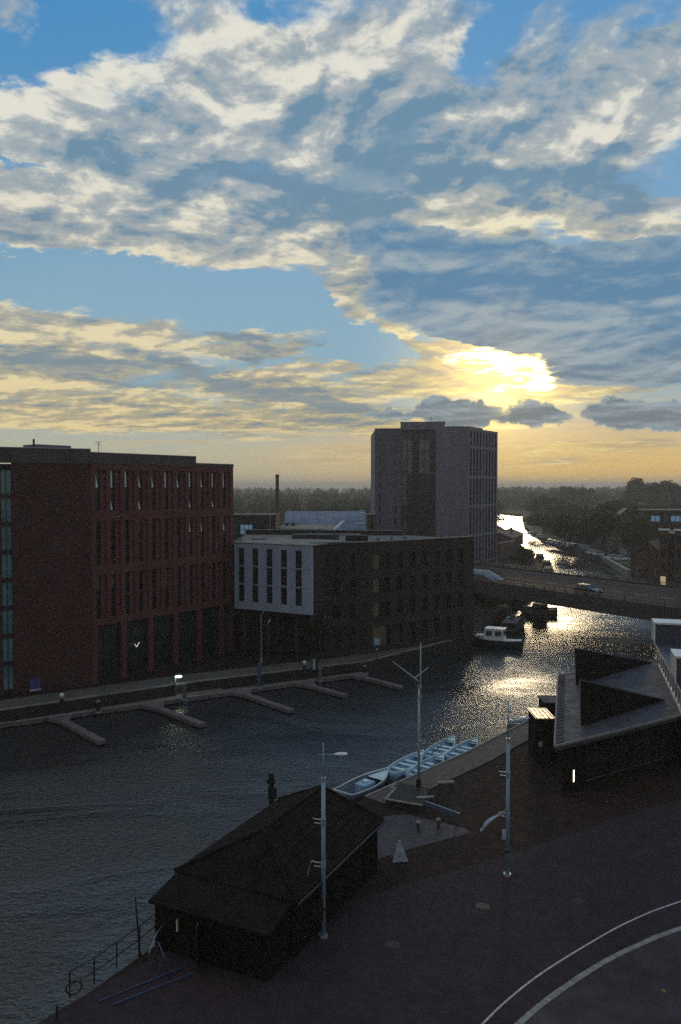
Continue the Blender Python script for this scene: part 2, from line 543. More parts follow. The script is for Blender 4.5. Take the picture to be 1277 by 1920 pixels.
class MB:
    def __init__(s):
        s.v, s.f, s.m = [], [], []
        s.mi = 0

    def add(s, verts, faces):
        k = len(s.v)
        s.v += [tuple(q) for q in verts]
        s.f += [tuple(i + k for i in f) for f in faces]
        s.m += [s.mi] * len(faces)
        return s

    def box(s, u0, u1, v0, v1, z0, z1, fr=ID):
        c = [fr(u, v, z) for z in (z0, z1) for (u, v) in ((u0, v0), (u1, v0), (u1, v1), (u0, v1))]
        return s.add(c, [(3, 2, 1, 0), (4, 5, 6, 7), (0, 1, 5, 4), (1, 2, 6, 5), (2, 3, 7, 6), (3, 0, 4, 7)])

    def prism(s, pts, z0, z1, top=None):
        n = len(pts)
        area = sum(pts[i][0] * pts[(i + 1) % n][1] - pts[(i + 1) % n][0] * pts[i][1] for i in range(n))
        if area < 0:
            pts = pts[::-1]
        vs = [(p[0], p[1], z0) for p in pts] + [(p[0], p[1], z1) for p in pts]
        fs = [tuple(range(n))[::-1], tuple(range(n, 2 * n))] + [(i, (i + 1) % n, n + (i + 1) % n, n + i) for i in range(n)]
        return s.add(vs, fs)

    def poly(s, pts):
        return s.add(pts, [tuple(range(len(pts)))])

    def tube(s, path, rad, n=8, cap=True):
        path = [Vector(p) for p in path]
        rads = rad if isinstance(rad, (list, tuple)) else [rad] * len(path)
        vs, fs = [], []
        for i, p in enumerate(path):
            d = (path[min(i + 1, len(path) - 1)] - path[max(i - 1, 0)]).normalized()
            a = d.cross(Vector((0, 0, 1)) if abs(d.z) < .9 else Vector((1, 0, 0))).normalized()
            b = d.cross(a)
            for k in range(n):
                t = 2 * math.pi * k / n
                vs.append(p + (a * math.cos(t) + b * math.sin(t)) * rads[i])
        for i in range(len(path) - 1):
            for k in range(n):
                fs.append((i * n + k, i * n + (k + 1) % n, (i + 1) * n + (k + 1) % n, (i + 1) * n + k))
        if cap:
            fs.append(tuple(range(n)))
            fs.append(tuple(range((len(path) - 1) * n, len(path) * n))[::-1])
        return s.add(vs, fs)

    def bar(s, a, b, w, h=None):
        """rectangular bar from a to b, w wide, h tall"""
        a, b = Vector(a), Vector(b)
        h = h or w
        d = (b - a).normalized()
        side = d.cross(Vector((0, 0, 1)) if abs(d.z) < .95 else Vector((1, 0, 0))).normalized()
        up = side.cross(d)
        c = []
        for q in (a, b):
            for (i, j) in ((-1, -1), (1, -1), (1, 1), (-1, 1)):
                c.append(q + side * (i * w / 2) + up * (j * h / 2))
        return s.add(c, [(0, 1, 2, 3), (7, 6, 5, 4), (0, 4, 5, 1), (1, 5, 6, 2), (2, 6, 7, 3), (3, 7, 4, 0)])

    def build(s, name, mats, parent=None, smooth=False, bevel=0, kind=None, fix=True):
        me = bpy.data.meshes.new(name)
        me.from_pydata(s.v, [], s.f)
        if not isinstance(mats, (list, tuple)):
            mats = [mats]
        for q in mats:
            me.materials.append(q)
        me.polygons.foreach_set('material_index', s.m)
        if fix:
            bm = bmesh.new()
            bm.from_mesh(me)
            bmesh.ops.recalc_face_normals(bm, faces=bm.faces)
            if bevel:
                bmesh.ops.bevel(bm, geom=bm.edges[:], offset=bevel, segments=1, affect='EDGES', clamp_overlap=True)
            bm.to_mesh(me)
            bm.free()
        if smooth:
            me.polygons.foreach_set('use_smooth', [True] * len(me.polygons))
        o = bpy.data.objects.new(name, me)
        COL.objects.link(o)
        if parent:
            o.parent = parent
        if kind:
            o['kind'] = kind
        return o


def B(*a, fr=ID):
    return MB().box(*a, fr=fr)


def tag(o, label, cat, group=None):
    o['label'] = label
    o['category'] = cat
    if group:
        o['group'] = group
    return o


def thing(name, label, cat, loc=(0, 0, 0), rz=0.0, group=None):
    o = bpy.data.objects.new(name, None)
    COL.objects.link(o)
    o.empty_display_size = .3
    o.location = loc
    o.rotation_euler = (0, 0, rz)
    return tag(o, label, cat, group)


def copy_tree(o, parent=None):
    c = o.copy()
    COL.objects.link(c)
    c.parent = parent
    for ch in list(o.children):
        copy_tree(ch, c)
    return c


def recolour(o, old, new):
    for q in [o] + list(o.children_recursive):
        if q.type == 'MESH':
            for sl in q.material_slots:
                if sl.material == old:
                    sl.link = 'OBJECT'
                    sl.material = new


G = 1.5                                         # land level above the water
rng = random.Random(7)

# ------------------------------------------------------------------ ground and water
WATER = [(-95, -12), (-32, -8), (-10.4, 29.0), (1.5, 49.6), (9.0, 57.8), (16.0, 66.5), (30, 80), (43, 97), (58, 130), (66, 160), (70, 190),
         (72, 237), (79, 315), (93, 404), (128, 562), (112, 660), (30, 720), (10, 690), (62, 560), (79, 400), (71, 332), (61, 271), (50, 198),
         (36, 150), (28, 134), (17.6, 104.5), (3.0, 88.4), (-14.6, 79.0), (-29.4, 69.0), (-95, 30)]


def make_ground():
    outer = [(-5000, -600), (5000, -600), (5000, 9000), (-5000, 9000)]
    mb = MB()
    pts = [Vector((x, y, 0)) for x, y in outer] + [Vector((x, y, 0)) for x, y in WATER]
    tris = geometry.tessellate_polygon([[Vector((x, y, 0)) for x, y in outer], [Vector((x, y, 0)) for x, y in WATER]])
    mb.add([(p.x, p.y, G) for p in pts], [tuple(t) for t in tris])
    mb.mi = 1
    n = len(WATER)
    for i in range(n):
        a, b = WATER[i], WATER[(i + 1) % n]
        mb.add([(*a, G), (*b, G), (*b, -1.5), (*a, -1.5)], [(0, 1, 2, 3)])
    o = mb.build('ground', [M_ground, M_quay], kind='structure', fix=False)
    for p in o.data.polygons:
        if p.material_index == 0 and p.normal.z < 0:
            p.flip()
    return o


make_ground()
MB().poly([(-400, -200, 0), (400, -200, 0), (400, 900, 0), (-400, 900, 0)]).build('water', water_mat(), kind='structure')


def sheet(name, pts, z, m, kind='structure'):
    """level patch of surface over the ground"""
    pts = [Vector((p[0], p[1], 0)) for p in pts]
    tr = geometry.tessellate_polygon([pts])
    o = MB().add([(p.x, p.y, z) for p in pts], [tuple(t) for t in tr]).build(name, m, kind=kind, fix=False)
    for p in o.data.polygons:
        if p.normal.z < 0:
            p.flip()
    return o


def strip(name, line, w, z, m, thick=0.0, kind='structure', parent=None, side=0.0):
    """band of width w following a plan line"""
    line = [Vector(p[:2]) for p in line]
    L, Rr = [], []
    for i, p in enumerate(line):
        d = (line[min(i + 1, len(line) - 1)] - line[max(i - 1, 0)]).normalized()
        n = Vector((-d.y, d.x))
        L.append(p + n * (w / 2 + side))
        Rr.append(p - n * (w / 2 - side))
    mb = MB()
    for i in range(len(line) - 1):
        if thick:
            c = [(*L[i], z - thick), (*Rr[i], z - thick), (*Rr[i + 1], z - thick), (*L[i + 1], z - thick)]
            c += [(q[0], q[1], z) for q in c]
            mb.add(c, [(4, 5, 6, 7), (0, 1, 5, 4), (2, 3, 7, 6), (1, 2, 6, 5), (3, 0, 4, 7)])
        else:
            mb.add([(*Rr[i], z), (*Rr[i + 1], z), (*L[i + 1], z), (*L[i], z)], [(0, 1, 2, 3)])
    return mb.build(name, m, parent, kind=kind, fix=False)


def smooth_line(pts, k=6):
    out = []
    n = len(pts)
    for i in range(n - 1):
        p0, p1, p2, p3 = [Vector(pts[min(max(j, 0), n - 1)][:2]) for j in (i - 1, i, i + 1, i + 2)]
        for s in range(k):
            t = s / k
            out.append(.5 * ((2 * p1) + (p2 - p0) * t + (2 * p0 - 5 * p1 + 4 * p2 - p3) * t * t + (3 * p1 - p0 - 3 * p2 + p3) * t ** 3))
    out.append(Vector(pts[-1][:2]))
    return out


# far-bank promenade, paved a little paler than the court behind it
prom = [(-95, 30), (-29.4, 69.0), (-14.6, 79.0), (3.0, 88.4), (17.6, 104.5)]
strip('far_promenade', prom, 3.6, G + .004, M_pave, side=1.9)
strip('far_quay_coping', prom, .35, G + .10, M_conc, thick=.10, side=.19)
# near road and its painted edge line, kerb and pavement
edge = smooth_line([P(*q, G) for q in ((795, 2040), (905, 1920), (960, 1868), (1020, 1822), (1100, 1772), (1180, 1728), (1277, 1690), (1500, 1622), (1900, 1560))])
kerb = smooth_line([P(*q, G) for q in ((872, 2032), (978, 1920), (1050, 1862), (1130, 1810), (1200, 1775), (1277, 1745), (1520, 1672), (1900, 1606))])
road_far = smooth_line([P(*q, G) for q in ((-300, 2150), (300, 1790), (620, 1700), (960, 1600), (1277, 1500), (1700, 1420))])
road = sheet('road', [*road_far, *kerb[::-1]], G + .004, M_asph)
M_iron = mat('cast_iron', (.022, .020, .021), .6, .4, var=.3, vscale=6)
for (px_, py_) in ((735, 1772), (1085, 1690), (905, 1700)):
    p_ = P(px_, py_, G)
    MB().tube([(p_.x, p_.y, G - .02), (p_.x, p_.y, G + .012)], .33, 20).build('manhole_cover', M_iron, road)
    MB().tube([(p_.x, p_.y, G - .02), (p_.x, p_.y, G + .018)], .25, 20).build('manhole_lid', M_iron, road)
for k_ in (14, 22, 30):
    a_, b_ = kerb[k_], kerb[k_ + 1]
    d_ = (b_ - a_).normalized()
    n_ = Vector((-d_.y, d_.x))
    c_ = a_ + n_ * .36
    for j_ in range(6):
        e_ = c_ + d_ * (j_ * .07)
        MB().bar((*(e_ - n_ * .16), G + .012), (*(e_ + n_ * .16), G + .012), .035, .02).build('gully_bar', M_iron, road)
strip('road_edge_line', edge, .085, G + .009, M_line)
kerb_bed = strip('kerb', kerb, .22, G + .085, M_dconc, thick=.085)
acc_, pts_ = 0.0, [kerb[0]]
for a_, b_ in zip(kerb[:-1], kerb[1:]):                # walk the line in stones of 0.9 m
    seg = (b_ - a_).length
    pos_ = 0.0
    while acc_ + seg - pos_ >= .915:
        pos_ += .915 - acc_
        acc_ = 0.0
        pts_.append(a_ + (b_ - a_) * (pos_ / seg))
    acc_ += seg - pos_
for a_, b_ in list(zip(pts_[:-1], pts_[1:]))[:60]:
    d_ = (b_ - a_).normalized() * .008
    z_ = G + .062 + rng.uniform(-.006, .006)
    MB().bar((*(a_ + d_), z_), (*(b_ - d_), z_), .25 + rng.uniform(-.008, .008), .12).build('kerb_stone', M_kerb, kerb_bed, bevel=.012)
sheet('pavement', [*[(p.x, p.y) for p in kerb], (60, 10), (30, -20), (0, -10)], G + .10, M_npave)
# near boardwalk along the quay
bw = [(1.5, 49.6), (9.0, 57.8), (16.0, 66.5), (22, 72.3)]
strip('quay_boardwalk', bw, 2.3, G + .06, M_timber, thick=.056, side=-1.16)
strip('quay_edge_board', bw, .16, G + .12, M_kerb, thick=.12, side=-.09)
sheet('quay_terrace', [P(*q, G) for q in ((600, 1645), (690, 1535), (760, 1527), (870, 1553), (884, 1562), (770, 1592))], G + .02, M_deck)
# banks beyond the bridge
strip('grass_verge', smooth_line([(62, 145), (66, 160), (70, 190), (72, 237), (79, 315), (93, 404), (128, 562)], 3), 7, G + .012, M_grass, side=-3.6)
strip('bank_road', smooth_line([(76, 165), (79, 190), (82, 237), (89, 315), (103, 404), (138, 562)], 3), 6, G + .008, M_asph, side=-3.4)

# ------------------------------------------------------------------ red brick building
def red_building():
    C0, C1 = Vector((-24.3, 78.0)), Vector((-12.6, 94.0))
    LW = Vector((-42.0, 68.2))
    t = thing('brick_building', 'long red brick building with rows of paired slit windows on the far quay', 'building', (C0.x, C0.y, G))
    org = Vector((C0.x, C0.y, G))

    def fr(a, b):
        f = Frame(a, b)
        return lambda u, v, z: f(u, v, z) - org
    f = fr(C0, C1)
    L = (C1 - C0).length
    TOP, LOW = 24.3, 23.55
    d = (C1 - C0).normalized()
    n = Vector((d.y, -d.x))
    back = -n * 26
    fi = lambda p, k: p - n * k
    # core behind the brick skin
    ins = .45
    core = [fi(C0, ins) + d * .5, fi(C1, ins) - d * .02, C1 + back, LW + back * .9 - d * 2, LW + Vector((.3, .6)), C0 + Vector((-.9, .35))]
    MB().prism([(p.x - org.x, p.y - org.y) for p in core], 0, 22.9 - G).build('core_wall', M_dbrick, t)
    # the skin of the window front: piers, bands, corner, parapet
    w = MB()
    nb = 11
    bay = (L - .5) / nb
    pier = bay * .30
    rows = [(18.5, 22.66), (13.2, 17.57), (7.9, 12.26)]
    for i in range(nb + 1):
        u0 = i * bay
        w.box(u0, u0 + (pier if i < nb else .5), -.46, 0, 7.2, 22.66, fr=f)
    for (a, b) in ((17.57, 18.5), (12.26, 13.2), (7.2, 7.9)):
        w.box(pier * .2, L - .03, -.43, .004, a, b, fr=f)
    w.box(.003, L - .003, -.45, .003, 22.66, LOW - .3, fr=f)
    for i in (0, 2, 4, 6, 8, 10):
        u0 = i * bay
        w.box(u0 + .002, u0 + pier + .1, -.5, .002, G, 7.2, fr=f)
    w.box(L - .5, L - .002, -.5, .002, G, 7.2, fr=f)
    w.build('front_wall', M_brick, t)
    # recessed brick panel and window in each opening
    pan, win = [], []
    k = 0
    for (z0, z1) in rows:
        for i in range(nb):
            u0 = i * bay + pier
            u1 = (i + 1) * bay if i < nb - 1 else L - .5
            um = u0 + (u1 - u0) * .52
            B(um, u1, -.44, -.16, z0 + .001, z1 - .001, fr=f).build('brick_panel', M_brick, t)
            wn = MB()
            wn.box(u0, u0 + .05, -.44, -.27, z0, z1, fr=f)
            wn.box(um - .05, um, -.44, -.27, z0, z1, fr=f)
            for zz in (z0, (z0 + z1) / 2 - .2, z1 - .06):
                wn.box(u0 + .05, um - .05, -.44, -.28, zz, zz + (.06 if zz != (z0 + z1) / 2 - .2 else .4), fr=f)
            fo = wn.build('window', M_frame, t)
            B(u0 + .05, um - .05, -.40, -.33, z0 + .06, z1 - .06, fr=f).build('pane', M_glass, fo)
            if rng.random() < .3:
                zb_ = z1 - .1 - (z1 - z0) * rng.choice((.18, .3, .42))
                B(u0 + .06, um - .06, -.329, -.322, zb_, z1 - .07, fr=f).build('blind', M_blind, fo)
            # sashes left tilted open, their pale colour standing in for reflected sky
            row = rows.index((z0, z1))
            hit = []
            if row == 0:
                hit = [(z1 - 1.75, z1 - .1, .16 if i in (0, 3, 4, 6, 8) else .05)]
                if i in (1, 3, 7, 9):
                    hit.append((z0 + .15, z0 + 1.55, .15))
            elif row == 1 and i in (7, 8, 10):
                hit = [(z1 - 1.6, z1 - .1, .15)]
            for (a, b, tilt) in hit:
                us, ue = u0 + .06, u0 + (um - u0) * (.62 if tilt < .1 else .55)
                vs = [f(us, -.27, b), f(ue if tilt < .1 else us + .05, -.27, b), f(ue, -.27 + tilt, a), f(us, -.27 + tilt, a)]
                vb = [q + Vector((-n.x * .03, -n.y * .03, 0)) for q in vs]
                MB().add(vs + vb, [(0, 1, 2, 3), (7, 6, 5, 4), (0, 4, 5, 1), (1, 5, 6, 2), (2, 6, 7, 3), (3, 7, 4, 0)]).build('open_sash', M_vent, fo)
    # dark glazing of the ground floor bays
    for i in (0, 2, 4, 6, 8):
        u0, u1 = i * bay + pier + .1, (i + 2) * bay
        if i == 8:
            u1 = 10 * bay
        g = B(u0, u1, -.44, -.38, G + .3, 7.0, fr=f).build('shopfront', M_glass, t)
        mbx = MB()
        for q in range(4):
            uu = u0 + (u1 - u0) * q / 3
            mbx.box(uu - .04, uu + .04, -.38, -.33, G + .3, 7.0, fr=f)
        mbx.box(u0 + .05, u1 - .05, -.379, -.332, 4.6, 4.75, fr=f)
        mbx.build('mullion', M_frame, g)
    a0 = f(5.6 * bay, .03, 3.4)
    # metal-faced parapet, higher over the left part
    step = L * .70
    p = MB()
    p.box(-.02, step, -.6, .05, LOW - .3, TOP, fr=f)
    p.build('parapet', M_parapet, t)
    B(step + .001, L + .03, -.6, .05, LOW - .3, LOW, fr=f).build('parapet', M_parapet, t)
    B(-.05, step + .05, -.65, .09, TOP, TOP + .07, fr=f).build('coping', M_metal, t)
    B(step + .06, L + .07, -.65, .09, LOW, LOW + .07, fr=f).build('coping', M_metal, t)
    roof = [C0 - n * .5, C1 - n * .5, C1 + back, LW + back * .9 - d * 2, LW + Vector((.2, .4))]
    MB().prism([(q.x - org.x, q.y - org.y) for q in roof], 22.9 - G, 23.1 - G).build('roof', M_roof, t)
    # side wing running left
    g = fr(LW, C0)
    LL = (C0 - LW).length
    s = MB()
    gu = LL * .595                                  # glazed stair strip
    s.box(0, gu, -.5, 0, G, 23.2, fr=g)
    s.box(gu + 1.0, LL - .02, -.5, 0, G, 23.2, fr=g)
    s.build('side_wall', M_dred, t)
    for k in range(8):
        z0 = 2.0 + k * 2.62
        st = MB()
        st.box(gu, gu + 1.0, -.46, -.15, z0 - .45, z0, fr=g)
        st.box(gu + .47, gu + .53, -.3, -.12, z0, z0 + 2.17, fr=g)
        st.box(gu, gu + .06, -.3, -.12, z0, z0 + 2.17, fr=g)
        st.box(gu + .94, gu + 1.0, -.3, -.12, z0, z0 + 2.17, fr=g)
        so = st.build('stair_window', M_frame, t)
        B(gu + .06, gu + .94, -.26, -.2, z0, z0 + 2.17, fr=g).build('pane', M_vent2, so)
    B(-.3, LL - .03, -.6, .06, 23.2, TOP + .3, fr=g).build('parapet', M_parapet, t)
    B(-.35, LL, -.65, .1, TOP + .3, TOP + .37, fr=g).build('coping', M_metal, t)
    # roof plant
    q = f(-1.5, -6, 0)
    fb = lambda u, v, z: f(u, v, z)
    B(-2.5, 1.3, -7.5, -5, 23.1, TOP + .85, fr=fb).build('plant_room', M_clad, t)
    MB().tube([f(-2.8, -5.2, 23.1), f(-2.8, -5.2, TOP + 1.35)], .11).build('flue', M_frame, t)
    an = MB()
    an.tube([f(3.2, -3, 23.1), f(3.2, -3, TOP + 1.3)], .035, 6)
    for zz in (.95, 1.15, 1.28):
        an.bar(f(2.7, -3, TOP + zz), f(3.5, -3, TOP + zz), .03)
    an.build('aerial', M_frame, t)
    # chevron sign on the ground floor front
    c0 = f(3.4 * bay, .05, 4.4)
    ch = MB()
    ch.bar(f(2.9 * bay, .06, 4.75), f(3.05 * bay, .06, 4.4), .07, .05)
    ch.bar(f(3.05 * bay, .06, 4.4), f(3.25 * bay, .06, 4.85), .07, .05)
    ch.build('chevron_sign', M_chev, t)
    return t


M_parapet = mat('parapet_sheet', (.075, .058, .07), .7, var=.2, vscale=.6, streak=True)
M_blind = mat('window_blind', (.10, .09, .085), .6, var=.2)
M_vent = mat('sash_sky_glint', (.55, .66, .70), .25, 0, var=.1, spec=.8)  # sky reflection painted in as a pale base colour
M_vent2 = glass_mat('stair_glass', (.12, .24, .30), .12)
M_chev = mat('chevron_light', (.8, .8, .8), .4, emit=(.9, .9, 1.0), estr=.5)
red_building()


# ------------------------------------------------------------------ apartment block with the white wing
def apartments():
    D0, E = Vector((3.2, 92.6)), Vector((17.2, 103.0))
    W0, W1 = Vector((-12.4, 93.2)), Vector((-3.2, 88.2))
    D1 = Vector((-3.35, 90.9))
    org = Vector((D0.x, D0.y, G))
    t = thing('apartment_building', 'dark brick apartment block with a pale panelled wing jutting out on the left', 'building', org)
    fr = lambda a, b: (lambda f: (lambda u, v, z: f(u, v, z) - org))(Frame(a, b))
    Z = 14.5
    core = [D1 + Vector((.3, .5)), D0 + Vector((-.1, .55)), E + Vector((-.45, .35)), Vector((9, 113)), Vector((-14, 116)), Vector((-13.5, 96)), Vector((-3.5, 93))]
    MB().prism([(p.x - org.x, p.y - org.y) for p in core], 0, Z - .5 - G).build('core_wall', M_dbrick, t)

    # right-hand face along the canal: skin with openings
    f = fr(D0, E)
    L = (E - D0).length
    floors = [(11.25, 13.1), (8.45, 10.2), (5.65, 7.4), (2.2, 4.6)]
    cols = [(.75 * 1.0, 3.35)] + [(4.4 + i * 2.05, 5.3 + i * 2.05) for i in range(6)]
    cols = [(a, b) for a, b in cols if b < L - .2]
    sk = MB()
    zs = [Z] + [q for (a, b) in floors for q in (b, a)] + [G]
    for k in range(0, len(zs), 2):                   # solid bands
        sk.box(0, L, -.4, 0, zs[k + 1], zs[k], fr=f)
    for (a, b) in floors:
        us = [0] + [q for c in cols for q in c] + [L]
        for k in range(0, len(us), 2):
            sk.box(us[k], us[k + 1], -.4, 0, a, b, fr=f)
    sk.build('canal_wall', M_dbrick, t)
    for ri, (a, b) in enumerate(floors):
        for ci, (u0, u1) in enumerate(cols):
            wn = MB()
            wn.box(u0, u1, -.35, -.2, b - .06, b, fr=f)
            wn.box(u0, u1, -.35, -.2, a, a + .06, fr=f)
            wn.box(u0, u0 + .05, -.35, -.201, a + .06, b - .06, fr=f)
            wn.box(u1 - .05, u1, -.35, -.201, a + .06, b - .06, fr=f)
            fo = wn.build('window', M_frame, t)
            if ci == 0:
                um = u0 + (.95 if ri < 3 else 2.0)
                B(u0 + .1, um, -.32, -.12, a + .06, b - .06, fr=f).build('timber_panel', M_woodpanel, fo)
                B(um, u1 - .05, -.32, -.27, a + .06, b - .06, fr=f).build('pane', M_glass, fo)
                if ri < 3:
                    rl = MB()
                    for q in range(9):
                        uu = um + .1 + (u1 - um - .2) * q / 8
                        rl.box(uu - .012, uu + .012, -.08, -.05, a + .06, a + .95, fr=f)
                    rl.box(um, u1, -.1, -.03, a + .95, a + 1.0, fr=f)
                    rl.build('balcony_rail', M_frame, fo)
            else:
                B(u0 + .05, u1 - .05, -.32, -.27, a + .06, b - .06, fr=f).build('pane', M_dimglow if (ri, ci) in () else M_glass, fo)
            B(u0 - .05, u1 + .05, -.2, .05, a - .07, a - .002, fr=f).build('sill', M_dconc, fo)
    B(-.05, L + .05, -.5, .06, Z, Z + .12, fr=f).build('coping', M_conc, t)

    # front between wing and corner
    g = fr(D1, D0)
    LL = (D0 - D1).length
    fw = MB()
    cols2 = [(1.5, 2.0), (2.6, 3.4), (4.6, 5.2)]
    for k in range(0, len(zs), 2):
        fw.box(0, LL - .02, -.5, 0, zs[k + 1], zs[k], fr=g)
    for (a, b) in floors:
        us = [0] + [q for c in cols2 for q in c] + [LL - .02]
        for k in range(0, len(us), 2):
            fw.box(us[k], us[k + 1], -.5, 0, a, b, fr=g)
    fw.build('corner_wall', M_dbrick, t)
    for ri, (a, b) in enumerate(floors):
        for ci, (u0, u1) in enumerate(cols2):
            fo = MB().box(u0, u1, -.35, -.2, a, a + .06, fr=g).box(u0, u1, -.35, -.2, b - .06, b, fr=g).build('window', M_frame, t)
            B(u0, u1, -.32, -.28, a + .06, b - .06, fr=g).build('pane', M_glass if ci else M_woodpanel, fo)
    B(-.02, LL - .06, -.5, .06, Z + .004, Z + .124, fr=g).build('coping', M_conc, t)

    # pale wing on thin columns
    h = fr(W0, W1)
    WL = (W1 - W0).length
    zt, zb = 14.4, 6.75
    rows = [(11.85, 13.85), (9.75, 11.7), (7.65, 9.6)]
    cw = .82
    cc = [WL * (.095 + i * .186) for i in range(5)]
    wg = MB()
    us = [0] + [q for c in cc for q in (c - cw / 2, c + cw / 2)] + [WL]
    for k in range(0, len(us), 2):
        wg.box(us[k], us[k + 1], -.35, 0, zb, zt, fr=h)
    zz = [zt] + [q for (a, b) in rows for q in (b, a)] + [zb]
    for c in cc:
        for k in range(0, len(zz), 2):
            wg.box(c - cw / 2, c + cw / 2, -.34, -.002, zz[k + 1], zz[k], fr=h)
    wg.build('panelled_wall', M_white, t)
    for q in (rows[0][0] - .07, rows[1][0] - .07):
        B(.02, WL - .02, -.1, .012, q - .015, q + .015, fr=h).build('panel_joint', M_clad, t)
    B(.02, WL - .02, -9.0, -.36, zb + .02, zt - .15, fr=h).build('wing_body', M_dbrick, t)
    for (a, b) in rows:
        for c in cc:
            fo = MB().box(c - cw / 2, c - cw / 2 + .05, -.3, -.12, a, b, fr=h).box(c + cw / 2 - .05, c + cw / 2, -.3, -.12, a, b, fr=h).box(c - cw / 2 + .05, c + cw / 2 - .05, -.3, -.13, a, a + .05, fr=h).box(c - cw / 2 + .05, c + cw / 2 - .05, -.3, -.13, b - .05, b, fr=h).box(c - .02, c + .02, -.28, -.14, a + .05, b - .05, fr=h).build('window', M_frame, t)
            B(c - cw / 2 + .05, c + cw / 2 - .05, -.25, -.2, a + .05, b - .05, fr=h).build('pane', M_glass, fo)
    B(-.05, WL + .05, -9.2, .05, zt, zt + .1, fr=h).build('wing_coping', M_conc, t)
    for u in (.8, 4.2, 8.0, WL - .5):
        MB().tube([h(u, -.8, G), h(u, -.8, zb + .02)], .16, 10).build('column', M_dconc, t)
    # undercroft and flat roofs
    B(.5, WL - .5, -6, -5.6, G, zb, fr=h).build('undercroft_wall', M_dbrick, t)
    roof = [(-12, 95), (-3.2, 91.2), (3.1, 93.0), (16.9, 103.2), (9, 112.8), (-13.8, 115.6)]
    MB().prism([(x - org.x, y - org.y) for x, y in roof], Z - .5 - G, Z - .35 - G).build('roof', M_roof, t)
    rp = fr(Vector((-13.6, 114.2)), Vector((9, 111.8)))
    B(0, 22.5, -.3, 0, Z - .4, Z + .25, fr=rp).build('rear_parapet', M_dconc, t)
    B(-.05, 22.6, -.4, .1, Z + .25, Z + .34, fr=rp).build('coping', M_conc, t)
    B(-6.0 - org.x, -.2 - org.x, 99 - org.y, 102 - org.y, Z - .35 - G, Z + .5 - G).build('roof_plant', M_dconc, t)
    B(-10.8 - org.x, -9.0 - org.x, 97 - org.y, 98.4 - org.y, Z - .35 - G, Z + .2 - G).build('roof_hatch', M_clad, t)
    B(.6 - org.x, 3.3 - org.x, 95.5 - org.y, 97.5 - org.y, Z - .35 - G, Z + .62 - G).build('roof_plant', M_dbrick, t)
    for k in range(3):
        MB().tube([(4.6 + k * 1.7 - org.x, 97.2 + k * 1.3 - org.y, Z - .36 - G), (4.6 + k * 1.7 - org.x, 97.2 + k * 1.3 - org.y, Z + .28 - G)], .22, 10).build('roof_vent', M_clad, t)
    rr = MB()
    rr.bar(Vector((-4.5, 104, Z + .35)) - org, Vector((2.6, 103, Z + .35)) - org, .12)
    rr.bar(Vector((-3.2, 100, Z + .1)) - org, Vector((2.4, 101, Z + .4)) - org, .10)
    rr.build('cable_tray', M_metal, t)
    return t


apartments()


